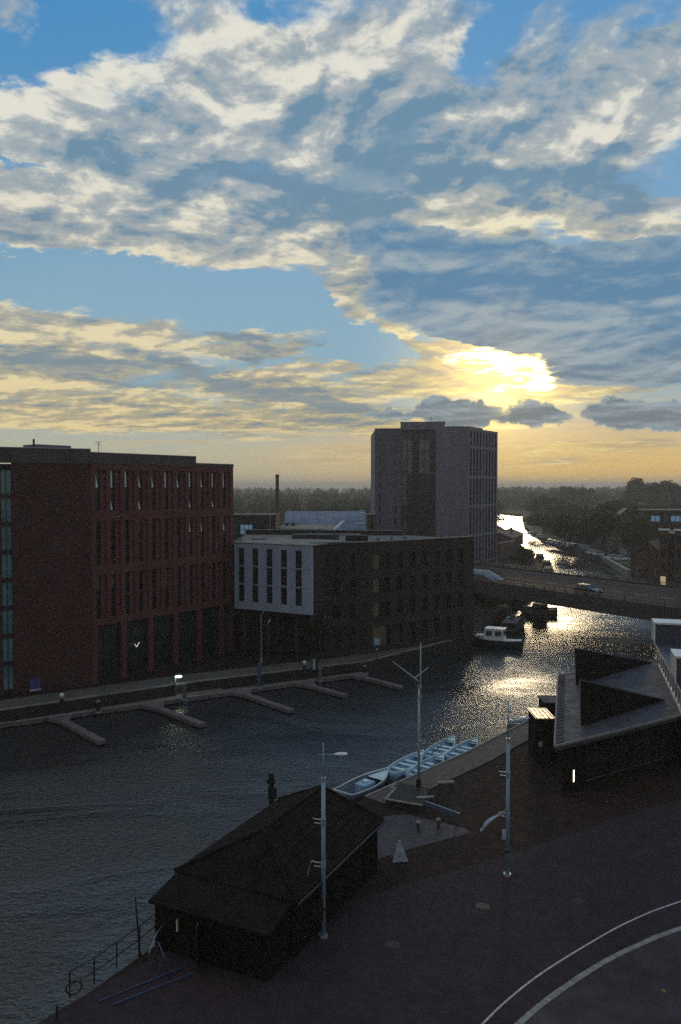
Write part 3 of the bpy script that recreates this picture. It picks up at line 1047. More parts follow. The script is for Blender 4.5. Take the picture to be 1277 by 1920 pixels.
# ------------------------------------------------------------------ tower block
def tower():
    A, Bq, C = Vector((8.6, 201)), Vector((31.6, 198)), Vector((41.9, 214))
    org = Vector((A.x, A.y, G))
    t = thing('tower_block', 'tall grey clad tower block with a glazed stair bay against the sunset', 'tower', org)
    fr = lambda a, b: (lambda f: (lambda u, v, z: f(u, v, z) - org))(Frame(a, b))
    Z = 35.4
    back = Vector((-6, 22))
    core = [A + Vector((.1, .7)), Bq + Vector((-.2, .8)), C + Vector((-.7, .2)), C + back + Vector((2, 0)), A + back + Vector((6, 4))]
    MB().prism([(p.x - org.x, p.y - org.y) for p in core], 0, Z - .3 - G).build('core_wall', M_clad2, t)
    f = fr(A, Bq)
    L = (Bq - A).length
    u1, u2 = L * .285, L * .655
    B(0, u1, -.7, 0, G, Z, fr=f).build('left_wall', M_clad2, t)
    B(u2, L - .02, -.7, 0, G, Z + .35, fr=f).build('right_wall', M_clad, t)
    B(u1 - .2, u2 + 2.2, -6, -.02, Z - .3, Z + 1.55, fr=f).build('plant_room', M_clad, t)
    B(u1 - .3, u2 + 2.3, -6.1, .02, Z + 1.55, Z + 1.67, fr=f).build('plant_room_coping', M_clad2, t)
    B(-.1, u1 - .25, -.8, .08, Z, Z + .1, fr=f).build('coping', M_clad2, t)
    B(u2 + 2.35, L, -.8, .08, Z + .35, Z + .45, fr=f).build('coping', M_clad2, t)
    # glazed bay: each storey a row of panes between mullions
    for k in range(12):
        z0 = G + .4 + k * 2.82
        if z0 + 2.7 > Z:
            break
        fo = MB().box(u1, u2, -.68, -.35, z0 - .32, z0, fr=f).build('spandrel', M_frame if z0 < 23 else M_clad2, t)
        npan = 6
        for q in range(npan):
            a = u1 + (u2 - u1) * q / npan
            b = u1 + (u2 - u1) * (q + 1) / npan
            dark = q in (2, 5)
            lit = (k, q) in ((8, 2), (10, 2), (7, 3))
            m = M_frame if dark else (M_tglass if z0 > 23 else M_bronze)
            if q == 0:
                m = M_tglass
            B(a + .06, b - .06, -.6, -.42 if not dark else -.36, z0, z0 + 2.5, fr=f).build('pane', m, fo)
    mu = MB()
    for q in range(7):
        a = u1 + (u2 - u1) * q / 6
        mu.box(a - .07, a + .07, -.66, -.28, G, Z - .3, fr=f)
    mu.build('mullion', M_frame, t)
    B(u1 + .25, u1 + .5, -.4, -.2, G + 8, Z - 1.5, fr=f).build('glass_fin', M_bglass, t)
    # narrow windows in the left wall
    for k in range(11):
        z0 = G + 1.2 + k * 2.95
        for u in (1.1, 4.9):
            fo = B(u, u + .5, -.1, .03, z0, z0 + 1.6, fr=f).build('window', M_frame, t)
            B(u + .05, u + .45, .03, .045, z0 + .05, z0 + 1.55, fr=f).build('pane', M_glass, fo)
    # side face: tall slits grouped by three storeys between bands
    g = fr(Bq, C)
    GL = (C - Bq).length
    bands = [G, 8.7, 16.1, 23.3, 30.8, 35.4]
    w = MB()
    for k, z in enumerate(bands[1:-1]):
        w.box(.3, GL, -.6, .06, z - .35, z + .35, fr=g)
    w.box(0, GL * .47, -.6, .05, Z - .5, Z + .45, fr=g)
    w.box(GL * .53, GL, -.6, .05, Z - .5, Z + .1, fr=g)
    w.box(0, GL * .47, -.6, .045, G, G + .6, fr=g)
    w.box(GL * .53, GL, -.6, .045, G, G + .6, fr=g)
    nslit = 4
    xs = []
    for half in (0, 1):
        a, b = (0, GL * .47) if half == 0 else (GL * .53, GL)
        st = (b - a) / (nslit + .42)
        for i in range(nslit):
            xs.append((a + st * (i + .42), a + st * (i + 1)))
            w.box(a + st * i, a + st * (i + .42), -.6, .03, G + .6, Z - .5, fr=g)
        w.box(b - st * .42, b, -.6, .03, G + .6, Z - .5, fr=g)
    w.build('side_wall', M_clad, t)
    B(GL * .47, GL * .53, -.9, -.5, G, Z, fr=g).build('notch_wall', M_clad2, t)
    for k in range(5):
        z0 = bands[k] + (.36 if k else .61)
        z1 = bands[k + 1] - (.36 if k < 4 else .51)
        for i, (a, b) in enumerate(xs):
            fo = MB().box(a, a + .07, -.5, -.12, z0, z1, fr=g).box(b - .07, b, -.5, -.12, z0, z1, fr=g)
            for q in (1, 2):
                zz = z0 + (z1 - z0) * q / 3
                fo.box(a + .07, b - .07, -.48, -.16, zz - .25, zz + .05, fr=g)
            fo = fo.build('window', M_frame, t)
            B(a + .07, b - .07, -.4, -.3, z0, z1, fr=g).build('pane', M_tglass if k == 4 else M_glass, fo)
    MB().prism([(p.x - org.x, p.y - org.y) for p in core], Z - .3 - G, Z - .1 - G).build('roof', M_roof, t)
    an = MB()
    an.tube([f(u2 - 1.2, -2, Z + 1.6), f(u2 - 1.2, -2, Z + 3.0)], .06, 6)
    an.bar(f(u2 - 1.7, -2, Z + 2.5), f(u2 - .7, -2, Z + 2.7), .06)
    an.build('aerial', M_frame, t)
    return t


M_tglass = glass_mat('tower_glass', (.09, .12, .15), .15)
M_bronze = glass_mat('bronze_glass', (.035, .022, .018), .25)
tower()


# ------------------------------------------------------------------ low buildings behind the apartments
def sheds():
    t = thing('warehouse', 'wide warehouse with a row of blue metal ridged roofs beside the tower', 'warehouse', (-8, 190, G))
    org = Vector((-8, 190, G))
    x0 = lambda y: (538 - 638.5) / F * y
    x1 = lambda y: (684 - 638.5) / F * y
    ys = [190, 212, 236, 262, 290, 318]
    for k in range(5):
        a, b = ys[k], ys[k + 1]
        m = (a + b) / 2
        e, r = 10.0, 11.6
        xa, xb = x0(m) + (6 if k < 2 else 0), x1(m)
        mb = MB()
        prof = [(a, e), (a + (m - a) * .5, e + 1.0), (m, r), (b - (b - m) * .5, e + 1.0), (b, e)]
        for (i, j) in zip(prof[:-1], prof[1:]):
            mb.add([(xa - org.x, i[0] - org.y, i[1] - G), (xb - org.x, i[0] - org.y, i[1] - G), (xb - org.x, j[0] - org.y, j[1] - G), (xa - org.x, j[0] - org.y, j[1] - G)], [(0, 1, 2, 3)])
        ro = mb.build('roof', M_bluemetal, t)
        nr = 10
        rb = MB()
        for q in range(nr + 1):
            xx = xa + (xb - xa) * q / nr - org.x
            for (i, j) in zip(prof[:-1], prof[1:]):
                rb.bar((xx, i[0] - org.y, i[1] - G + .06), (xx, j[0] - org.y, j[1] - G + .06), .18, .12)
        rb.build('roof_seam', M_bluemetal, ro)
        for xx, nm in ((xa, 'gable'), (xb, 'gable')):
            MB().poly([(xx - org.x, i[0] - org.y, i[1] - G) for i in prof] + [(xx - org.x, b - org.y, 0), (xx - org.x, a - org.y, 0)]).build(nm, M_clad2, t)
        MB().bar((xb - org.x + .1, m - org.y, r - G + .15), (xb - org.x - 2.2, m - org.y, r - G + .15), .5, .25).build('ridge_cap', M_paint, ro)
    B(x0(190) + 6 - org.x, x1(190) - org.x, 0.05, .3, 0, 10 - G).build('front_wall', M_clad2, t)

    o = Vector((-8, 172, G))
    t = thing('flat_roof_pavilion', 'white building with an oversailing flat roof behind the apartment block', 'building', o)
    B(-5.4, 4.6, 0, 9, 0, 11.6 - G).build('wall', M_white, t)
    B(-3.9, 3.6, -.06, .02, 10.0 - G, 11.2 - G).build('window_band', M_glass, t)
    for k in range(6):
        B(-3.9 + k * 1.5 - .05, -3.9 + k * 1.5 + .05, -.1, -.062, 10.0 - G, 11.2 - G).build('mullion', M_paint, t)
    B(-7.4, 6.4, -1.6, 10, 12.0 - G, 12.35 - G).build('roof', M_roof, t)
    B(-7.5, 6.5, -1.7, -1.6, 11.9 - G, 12.42 - G).build('fascia', M_paint, t)
    MB().bar((6.6, -1.65, 11.7 - G), (8.6, 7, 13.1 - G), .35, .5).build('roof_strut', M_paint, t)
    for x in (-2.8, -1.2, .2):
        B(x - 3, x - 2.2, 4, 5, 12.35 - G, 13.0 - G).build('roof_unit', M_frame, t)

    o = Vector((-17.5, 160, G))
    t = thing('dark_office', 'dark flat office with one blue window at the edge of the red building', 'building', o)
    B(-12, 4.5, 0, 12, 0, 15.0 - G).build('wall', M_dbrick, t)
    B(-12.1, 4.6, -.1, 12.1, 15.0 - G, 15.3 - G).build('coping', M_dconc, t)
    w = B(-2.6, -.2, -.06, .01, 11.4 - G, 13.4 - G).build('window', M_frame, t)
    for i in range(3):
        for j in range(2):
            B(-2.5 + i * .8, -1.78 + i * .8, -.09, -.062, 11.5 - G + j * .95, 12.35 - G + j * .95).build('pane', M_blueglow, w)
    B(-4.2, -3.3, -.05, .01, 11.4 - G, 13.2 - G).build('window', M_bglass, t)

    c = P(520, 1000, G)
    y = 255.0
    x = (520 - 638.5) / F * y
    t = thing('chimney_stack', 'slim lone factory chimney standing over the far woods', 'chimney', (x, y, G))
    MB().tube([(0, 0, 0), (0, 0, 23.1)], [.75, .52], 14).build('stack', M_dconc, t)
    MB().tube([(0, 0, 22.2), (0, 0, 23.3)], .62, 14).build('cap', M_frame, t)
    y = 168.0
    x = (513.5 - 638.5) / F * y
    t = thing('roof_mast', 'thin radio mast with a small white cabinet left of the flat roofed pavilion', 'mast', (x, y - 9, G))
    MB().tube([(0, 0, 0), (0, 0, 17.8)], .05, 6).build('pole', M_metal, t)
    B(-.5, .5, -.4, .4, 9.9, 11.0).build('cabinet', M_white, t)
    B(-.2, .2, -.42, -.38, 10.2, 10.8).build('cabinet_door', M_clad, t)

    x, y = (696 - 638.5) / F * 187, 187
    t = thing('brick_stair_tower', 'small red brown brick stair tower at the left foot of the tower block', 'building', (x, y, G))
    B(-.9, 1.2, 0, 3, 0, 14.3 - G).build('wall', M_brown, t)
    B(-1.0, 1.3, -.1, 3.1, 14.3 - G, 14.6 - G).build('coping', M_conc, t)
    B(-.2, .5, -.04, .01, 9.5, 11).build('window', M_glass, t)


sheds()


# ------------------------------------------------------------------ bridge
BD = Vector((.559, -.829))                       # along the road, towards the right
BN = Vector((.829, .559))                        # across it, away from us
BO = Vector((24.4, 127.0))                       # near parapet line
BF = Frame(BO - BD * 42, BO + BD * 62)           # u=42 is BO; v is towards us
BL = 104.0
ZB = 6.15


M_broad = mat('bridge_asphalt', (.026, .021, .025), .95, spec=.1, var=.15, vscale=1.0)
M_rail = mat('dull_rail', (.10, .095, .10), .6, .3, var=.2)


def bridge():
    org = Vector((BO.x, BO.y, 0))
    t = thing('road_bridge', 'low concrete road bridge carrying a wide carriageway over the canal', 'bridge', org)
    f = lambda u, v, z: BF(u, v, z) - org
    WD = 20.0
    # a slow arch in the road
    def zz(u):
        return 0.0
    B(0, BL, -WD, 0, ZB - 1.45, ZB - 1.0, fr=f).build('deck_slab', M_dconc, t)
    gd = B(0, BL, -.55, -.05, ZB - 2.6, ZB - 1.45, fr=f).build('girder', M_dconc, t)
    B(0, BL, -WD + .05, -WD + .55, ZB - 2.6, ZB - 1.45, fr=f).build('girder', M_dconc, t)
    for v in (-5.2, -10, -14.8):
        B(0, BL, v - .3, v + .3, ZB - 2.5, ZB - 1.45, fr=f).build('girder', M_dconc, t)
    B(0, BL, -WD + 2.2, -2.2, ZB - 1.0, ZB - .93, fr=f).build('road_surface', M_broad, t)
    for v0, v1 in ((-2.2, -.35), (-WD + .35, -WD + 2.2)):
        B(0, BL, v0, v1, ZB - 1.0, ZB - .80, fr=f).build('footway', M_dconc, t)
    for v in (-WD / 2,):
        for k in range(24):
            B(2 + k * 4.2, 4.2 + k * 4.2, v - .06, v + .06, ZB - .926, ZB - .922, fr=f).build('lane_mark', M_line, t)
    for v in (-2.45, -WD + 2.45):
        B(0, BL, v - .05, v + .05, ZB - .926, ZB - .922, fr=f).build('edge_mark', M_line, t)
    for v in (-.3, -WD):
        B(0, BL, v, v + .3, ZB - 1.0, ZB - .45, fr=f).build('parapet', M_dconc, t)
        rail = B(0, BL, v + .08, v + .22, ZB - .06, ZB + .02, fr=f).build('handrail', M_rail, t)
        B(0, BL, v + .11, v + .19, ZB - .27, ZB - .22, fr=f).build('lower_rail', M_rail, t)
        for k in range(53):
            u = .3 + k * 2.0
            B(u - .05, u + .05, v + .1, v + .2, ZB - .45, ZB - .06 if k % 3 else ZB + .3, fr=f).build('rail_post', M_frame, t)
    # piers on the banks
    for u in (20, 84):
        for v in (-2, -7.5, -13, -18):
            MB().tube([f(u, v, 0), f(u, v, ZB - 2.6)], .45, 12).build('pier', M_dconc, t)
        B(u - .6, u + .6, -WD + .6, -.6, ZB - 3.2, ZB - 2.6, fr=f).build('crosshead', M_dconc, t)
    # approach embankment hidden behind the apartments
    B(-30, .0, -WD, 0, G, ZB - 1.0, fr=f).build('approach_ramp', M_dconc, t)
    B(BL, BL + 30, -WD, 0, G, ZB - 1.0, fr=f).build('approach_ramp', M_dconc, t)
    # curved glazed shelter hood at the near end of the footway
    return t


bridge()


def hood():
    """pale curved sheet over the bridge stair"""
    p = BF(39.5, -1.0, 0)
    t = thing('stair_canopy', 'pale curved canopy over the stair at the left end of the bridge', 'canopy', (p.x, p.y, ZB - .8), math.atan2(BD.y, BD.x))
    mb = MB()
    n = 8
    for i in range(n):
        for j, (x0, x1) in enumerate(((-3.2, 0), (0, 3.2))):
            a0, a1 = math.pi * (i / n), math.pi * ((i + 1) / n)
            q = lambda a, x: (x, -1.1 * math.cos(a), 1.3 + .75 * math.sin(a) * (1 if x <= 0 else .55) - (.9 if x > 1 else 0))
            mb.add([q(a0, x0), q(a0, x1), q(a1, x1), q(a1, x0)], [(0, 1, 2, 3)])
    mb.build('roof_sheet', M_hoodm, t)
    for x in (-3.1, 0):
        for y in (-1.05, 1.05):
            MB().tube([(x, y, 0), (x, y, 1.35)], .05, 6).build('post', M_frame, t)


M_paint2 = mat('pale_sheet', (.45, .5, .58), .35, .1, var=.15)
M_hoodm = mat('dim_sheet', (.17, .20, .26), .4, .1, var=.2)
hood()


# ------------------------------------------------------------------ restaurant on the near quay
def restaurant():
    FL, FR = Vector((13.2, 48.7)), Vector((24.6, 55.6))
    BLc, BR = Vector((18.3, 66.7)), Vector((31.0, 73.5))
    org = Vector((FL.x, FL.y, G))
    t = thing('quay_restaurant', 'slate roofed quayside restaurant with two black wedge dormers in its roof', 'building', org)
    o2 = Vector((org.x, org.y))
    L2 = lambda p: (p.x - org.x, p.y - org.y)
    zr = lambda p: 5.0 - G + max(0.0, (p - FL).dot(Vector((.45, .89)))) * .012
    ins = lambda p, k: p + (Vector((21.5, 61)) - p).normalized() * k
    wall = [ins(FL, 1.4), ins(FR, .8), ins(BR, .8), ins(BLc, 1.4)]
    MB().prism([L2(p) for p in wall], 0, 4.62 - G).build('wall', M_black2, t)
    # roof slab
    c = [FL, FR, BR, BLc]
    top = [(*L2(p), zr(p)) for p in c]
    bot = [(*L2(p), zr(p) - .28) for p in c]
    ro = MB().add(bot + top, [(3, 2, 1, 0), (4, 5, 6, 7), (0, 1, 5, 4), (1, 2, 6, 5), (2, 3, 7, 6), (3, 0, 4, 7)]).build('roof', M_slate, t)
    a, b = Vector(top[0]), Vector(top[1])
    MB().bar(a + Vector((-.05, -.05, .03)), b + Vector((0, -.05, .03)), .12, .14).build('eave_trim', M_conc, ro)
    a, b = Vector(top[0]), Vector(top[3])
    MB().bar(a + Vector((-.05, 0, .03)), b + Vector((-.05, 0, .03)), .10, .14).build('verge_trim', M_conc, ro)
    # standing battens along the verge
    for k in range(24):
        q = a.lerp(b, .03 + k / 24.5)
        MB().bar(q + Vector((.1, .05, .05)), q + Vector((.62, .36, .057)), .06, .05).build('batten', M_slate, ro)
    # wedge dormers: upright dark wall facing us, sloping back to the roof
    def wedge(pbl, ptl, ptip, depth, zbase, back):
        """wall from a bottom-left corner to a tip at right; ridge slopes away"""
        bl = P(*pbl, zbase) - org
        d = bl.y + org.y
        tl = PD(ptl[0], ptl[1], d) - org
        tip = P(*ptip, zbase + .05) - org
        bk = Vector((bl.x + back[0], bl.y + back[1], bl.z))
        mb = MB()
        vs = [bl, tip, tl, bk]
        mb.add(vs, [(0, 1, 2), (2, 1, 3), (0, 2, 3), (0, 3, 1)])
        mb.mi = 0
        w = mb.build('wedge_dormer', M_black2, t)
        fl = tl - bl
        MB().bar(tl + Vector((0, -.02, .02)), tip + Vector((0, -.02, .02)), .14, .10).build('ridge_trim', M_slate, w)
        MB().bar(bl + Vector((-.04, -.03, 0)), tl + Vector((-.04, -.03, 0)), .06, .05).build('corner_trim', M_conc, w)
        return w
    wedge((1080, 1285), (1078, 1216), (1222, 1243), 0, 5.2, (3.2, 6.5))
    wedge((1089, 1362), (1088, 1275), (1244, 1313), 0, 5.12, (3.4, 4.6))
    # lit slit and dim openings in the front wall
    f = Frame(wall[0], wall[1])
    fr = lambda u, v, z: f(u, v, z) - org
    fo = B(.9, 1.05, -.05, .05, 2.2, 2.95, fr=fr).build('lit_window', M_winglow, t)
    B(.88, .90, -.02, .07, 2.1, 3.05, fr=fr).build('window_frame', M_frame, fo)
    for k in range(4):
        B(2.2 + k * 2.3, 3.9 + k * 2.3, -.04, .03, G + .6, 3.9, fr=fr).build('window', M_glass, t)
        B(2.1 + k * 2.3, 4.0 + k * 2.3, .03, .06, G + .5, G + .6, fr=fr).build('sill', M_dconc, t)
    return t


M_black2 = mat('black_weatherboard', (.0145, .0105, .0095), .9, spec=.1, var=.3, vscale=2, streak=True)
restaurant()


def clerestory():
    A, Bq = Vector((23.6, 54.4)), Vector((29.0, 73.2))     # near to far along its left side
    org = Vector((A.x, A.y, 5.0))
    t = thing('glazed_upper_storey', 'white framed upper storey with tall bright windows beside the restaurant roof', 'building', org)
    f = Frame(Bq, A)                                       # outward is to the left
    fr = lambda u, v, z: f(u, v, z) - org
    L = f.L
    z0, z1 = 5.15, 6.6
    B(0, L, -7.5, -.05, G, z0, fr=fr).build('lower_wall', M_clad2, t)
    B(0, L, -.05, .12, z0 - .02, z0 + .16, fr=fr).build('sill_beam', M_paint, t)
    B(0, L, -.05, .12, z1, z1 + .16, fr=fr).build('head_beam', M_paint, t)
    n = 12
    for k in range(n):
        a, b = L * k / n, L * (k + 1) / n
        B(a - .05, a + .05, -.04, .08, z0 + .16, z1, fr=fr).build('mullion', M_paint, t)
        B(a + .06, b - .06, -.01, .03, z0 + .16, z1, fr=fr).build('pane', M_glass, t)
    B(-.05, L + .1, -7.5, .1, z1 + .16, z1 + .3, fr=fr).build('roof', M_navyroof, t)
    # two raised white gables with louvred fronts
    for (u0, u1) in ((.0, 2.2), (L - 5.2, L - 2.6)):
        g = B(u0, u1, -6.5, .25, z1 + .3, 8.7, fr=fr).build('raised_bay', M_navyroof, t)
        B(u0 - .08, u1 + .08, -6.6, .36, 8.7, 8.85, fr=fr).build('bay_coping', M_paint, g)
        for u in (u0, u1):
            B(u - .07, u + .07, .255, .36, z1 + .3, 8.7, fr=fr).build('bay_post', M_paint, g)
        for k in range(5):
            uu = u0 + (u1 - u0) * (k + .5) / 5
            B(uu - .13, uu + .13, .255, .31, z1 + .5, 8.5, fr=fr).build('louvre', M_louvre, g)
        B(u0 - .05, u0 + .05, -6.5, .3, 8.3, 8.42, fr=fr).build('flank_rail', M_paint, g)
    return t


M_navyroof = mat('navy_roof', (.05, .06, .10), .55, var=.2)
M_louvre = mat('pale_louvre', (.78, .76, .68), .5, var=.08)
clerestory()


def kiosk():
    p = Vector((14.42, 56.2))
    t = thing('kiosk', 'dark timber kiosk with an ochre sheet roof at the end of the boardwalk', 'kiosk', (p.x, p.y, G), R(-3))
    B(-.62, .62, -.4, 2.6, 0, 2.95).build('wall', M_black2, t)
    mb = MB()
    mb.add([(-.7, -.55, 3.15), (.7, -.55, 3.15), (.7, 2.75, 2.97), (-.7, 2.75, 2.97), (-.7, -.55, 3.23), (.7, -.55, 3.23), (.7, 2.75, 3.05), (-.7, 2.75, 3.05)],
           [(3, 2, 1, 0), (4, 5, 6, 7), (0, 1, 5, 4), (1, 2, 6, 5), (2, 3, 7, 6), (3, 0, 4, 7)])
    r = mb.build('roof', M_yellow, t)
    for k in range(5):
        x = -.6 + k * .3
        MB().bar((x, -.55, 3.25), (x, 2.75, 3.07), .04, .04).build('roof_rib', M_yellow, r)
    B(-.55, .3, -.46, -.4, .1, 2.1).build('door', M_black, t)
    B(-.5, -.2, -.47, -.41, 2.3, 2.55).build('notice', M_dconc, t)
    B(-.45, -.2, -.52, -.41, 1.2, 1.55).build('lamp_box', M_paint2, t)
    t = thing('boat_shed', 'low flat shed behind the ochre kiosk at the water', 'shed', (17.0, 63.2, G))
    B(-.7, .8, 0, 2.0, 0, 2.2).build('wall', M_black2, t)
    B(-.8, .9, -.1, 2.1, 2.2, 2.32).build('roof', M_slate, t)
    B(-.5, .3, -.05, .01, .1, 2.0).build('door', M_frame, t)


kiosk()


# ------------------------------------------------------------------ boathouse
def boathouse():
    u = Vector((.44, .898))
    v = Vector((.898, -.44))
    A = Vector((-8.15, 33.3))
    org = Vector((A.x, A.y, G))
    t = thing('boathouse', 'black hip roofed boathouse along the near water edge', 'boathouse', org)
    q = lambda a, b, z: (u.x * a + v.x * b, u.y * a + v.y * b, z - G)
    Lx, Wy = 10.9, 6.2
    for (x0, x1, y0, y1, e) in ((1.9, Lx - .2, .25, Wy - .25, 4.0), (.1, 1.9, .3, Wy - .4, 3.6)):
        MB().prism([q(x0, y0, 0)[:2], q(x1, y0, 0)[:2], q(x1, y1, 0)[:2], q(x0, y1, 0)[:2]], 0, e - G).build('wall', M_black2, t)
    z0, zr = 4.0, 5.5
    c = [q(1.8, 0, z0), q(Lx, 0, z0), q(Lx, Wy, z0), q(1.8, Wy, z0)]
    r1, r2 = q(4.2, Wy / 2, zr), q(Lx - .9, Wy / 2, zr)
    lo = [tuple(Vector(p) - Vector((0, 0, .12))) for p in c]
    ro = MB().add(c + [r1, r2] + lo, [(0, 1, 5, 4), (1, 2, 5), (2, 3, 4, 5), (3, 0, 4), (0, 6, 7, 1), (1, 7, 8, 2), (2, 8, 9, 3), (3, 9, 6, 0), (6, 9, 8, 7)]).build('roof', M_dslate, t)
    MB().bar(r1, r2, .2, .12).build('ridge_tile', M_dslate, ro)
    for a, b in ((c[0], r1), (c[1], r2), (c[2], r2), (c[3], r1)):
        MB().bar(a, b, .16, .1).build('hip_tile', M_dslate, ro)
    for k in range(1, 9):                                     # slate courses on the landward slope
        s = k / 9
        a = Vector(c[2]).lerp(Vector(r2), s)
        b = Vector(c[3]).lerp(Vector(r1), s)
        MB().bar(a + Vector((0, 0, .01)), b + Vector((0, 0, .01)), .05, .03).build('slate_course', M_dslate, ro)
    c = [q(-.1, .1, 3.55), q(1.95, .1, 3.95), q(1.95, Wy - .2, 3.95), q(-.1, Wy - .2, 3.55)]
    lo = [tuple(Vector(p) - Vector((0, 0, .1))) for p in c]
    MB().add(c + lo, [(0, 1, 2, 3), (7, 6, 5, 4), (0, 4, 5, 1), (1, 5, 6, 2), (2, 6, 7, 3), (3, 7, 4, 0)]).build('lean_to_roof', M_dslate, t)
    f = Frame(A + v * (Wy - .4) + u * .1, A + v * .3 + u * .1)
    fr = lambda a, b, z: f(a, -b, z) - org
    MB().tube([q(1.8, Wy + .06, 3.9), q(Lx, Wy + .06, 3.9)], .06, 8).build('gutter', M_black, ro)
    for a_ in (2.2, Lx - .5):
        MB().tube([q(a_, Wy + .05, 3.9), q(a_, Wy - .18, 3.6), q(a_, Wy - .18, G)], .045, 8).build('downpipe', M_black, t)
    for a_ in (3.6, 5.6, 7.6):
        w_ = MB().bar(Vector(q(a_, Wy - .22, 2.3)), Vector(q(a_, Wy - .22, 3.2)), .12, .9).build('window', M_frame, t)
    for k_ in range(46):
        a_ = 2.0 + k_ * (Lx - 2.4) / 45
        MB().bar(Vector(q(a_, Wy - .235, G)), Vector(q(a_, Wy - .235, 3.9)), .02, .05).build('board_joint', M_black, t)
    g = MB().bar(Vector(q(.04, 1.5, 2.55)), Vector(q(.04, 1.5, 3.0)), .16, .06).build('notice_light', M_notice, t)
    MB().bar(Vector(q(.06, 2.6, G + .05)), Vector(q(.06, 2.6, 3.3)), 1.4, .06).build('door', M_frame, t)
    return t


M_dslate = mat('black_slate', (.017, .0125, .011), .95, spec=.08, var=.3, vscale=1.5, bump=.2, bscale=6)
M_notice = mat('notice_glow', (.5, .5, .4), .5, emit=(.9, .95, .7), estr=.03)
boathouse()


def pile_post():
    p = PD(509, 1500, 45.0)
    t = thing('mooring_post', 'thick black mooring post with a box standing behind the boathouse roof', 'post', (p.x, p.y, -1.0))
    top = CAM_Z - (1457 - HORIZON) / F * 45 + 1.0
    MB().tube([(0, 0, 0), (0, 0, top)], .15, 8).build('shaft', M_black, t)
    B(-.18, .3, -.2, .2, top - 1.35, top - .75).build('box', M_black, t)
    B(-.26, .22, -.2, .2, top - .5, top - .25).build('bracket', M_black, t)
    MB().tube([(0, 0, top), (0, 0, top + .08)], .19, 8).build('cap', M_black, t)


pile_post()


# ------------------------------------------------------------------ lamp columns on the near quay
def quay_lamp(px, py, top_py, label, flip=1, banner=None, arm_py=None):
    b = P(px, py, G)
    d = b.y
    zt = CAM_Z - (top_py - HORIZON) / F * d - G
    za = CAM_Z - (arm_py - HORIZON) / F * d - G
    t = thing('lamp_column', label, 'street lamp', b, 0, 'tall blue grey lamp columns on the near quay')
    zs = za - 1.1
    MB().tube([(0, 0, 0), (0, 0, zs)], [.105, .085], 14).build('column', M_post, t, smooth=True)
    MB().tube([(0, 0, zs), (0, 0, zt)], [.045, .03], 10).build('top_pole', M_post, t, smooth=True)
    MB().tube([(0, 0, 0), (0, 0, .12)], .2, 14).build('base_plate', M_metal, t)
    MB().tube([(0, 0, zs - .05), (0, 0, zs + .12)], .11, 12).build('collar', M_metal, t)
    MB().tube([(0, 0, 1.2), (0, 0, 1.32)], .125, 12).build('band', M_black, t)
    MB().tube([(-.22, 0, za), (.55, 0, za + .02)], .022, 6).build('arm', M_post, t)
    # flat dish luminaire
    mb = MB()
    n = 14
    rings = [(.02, .08), (.16, .07), (.29, .03), (.31, 0), (.2, -.03), (.02, -.04)]
    for k, (r, z) in enumerate(rings):
        for i in range(n):
            a = 2 * math.pi * i / n
            mb.v.append((.76 + r * math.cos(a), .5 * r * math.sin(a), za + .02 + z))
    for k in range(len(rings) - 1):
        for i in range(n):
            mb.f.append((k * n + i, k * n + (i + 1) % n, (k + 1) * n + (i + 1) % n, (k + 1) * n + i))
            mb.m.append(0)
    mb.f.append(tuple(range(n))); mb.m.append(0)
    mb.f.append(tuple(range((len(rings) - 1) * n, len(rings) * n))); mb.m.append(0)
    mb.build('luminaire', M_lum, t, smooth=True)
    return t, d


M_lum = mat('silver_lum', (.62, .68, .74), .3, .3, var=.08)
lampA, dA = quay_lamp(606.5, 1757, 1398, 'nearest lamp column, rising in front of the boathouse roof', 1, arm_py=1420)
lampB, dB = quay_lamp(951, 1642, 1318, 'lamp column nearer the ochre kiosk, with a pale banner furled on its bracket', 1, arm_py=1351)


def brackets(t, d, base_py, pys):
    for k, py in enumerate(pys):
        z = (base_py - py) / F * d
        o = MB()
        o.tube([(0, 0, z), (-.46, -.05, z + .10)], .018, 6)
        o.tube([(0, 0, z - .17), (-.40, -.05, z - .09)], .018, 6)
        o.build('banner_bracket', M_lum, t)
        MB().tube([(0, 0, z - .22), (0, 0, z + .06)], .115, 12).build('bracket_collar', M_post, t)


brackets(lampA, dA, 1757, (1531, 1614))
brackets(lampB, dB, 1642, (1444, 1522))
# strap left hanging on the nearer column, furled banner on the other
z = (1757 - 1608) / F * dA
MB().tube([(-.42, -.05, z), (-.52, -.06, z - .03), (-.62, -.08, z - .35), (-.72, -.08, z - .8)], [.022, .025, .02, .012], 6).build('strap', M_cloth, lampA)
z = (1642 - 1522) / F * dB
mb = MB()
nu, nv = 14, 7
for i in range(nu + 1):
    u_ = i / nu
    cx, cz = -.12 - 1.15 * u_ ** .9, z + .10 - .80 * u_ ** 1.25
    wd = .20 + .16 * math.sin(u_ * 2.6)
    for j in range(nv + 1):
        v_ = j / nv - .5
        fold = .10 * math.sin(v_ * 9 + u_ * 4) * (.5 + u_)
        mb.v.append((cx + v_ * wd * .9, -.06 + fold, cz + v_ * wd * 1.1 + .04 * math.sin(7 * u_ + 3 * v_)))
for i in range(nu):
    for j in range(nv):
        k = i * (nv + 1) + j
        mb.f.append((k, k + 1, k + nv + 2, k + nv + 1))
        mb.m.append(0)
bo = mb.build('furled_banner', M_cloth, lampB, smooth=True)
md = bo.modifiers.new('thickness', 'SOLIDIFY')
md.thickness = .02
z = (1642 - 1570) / F * dB
B(-.3, -.1, -.16, -.1, z, z + .5).build('sign_plate', M_cloth, lampB)


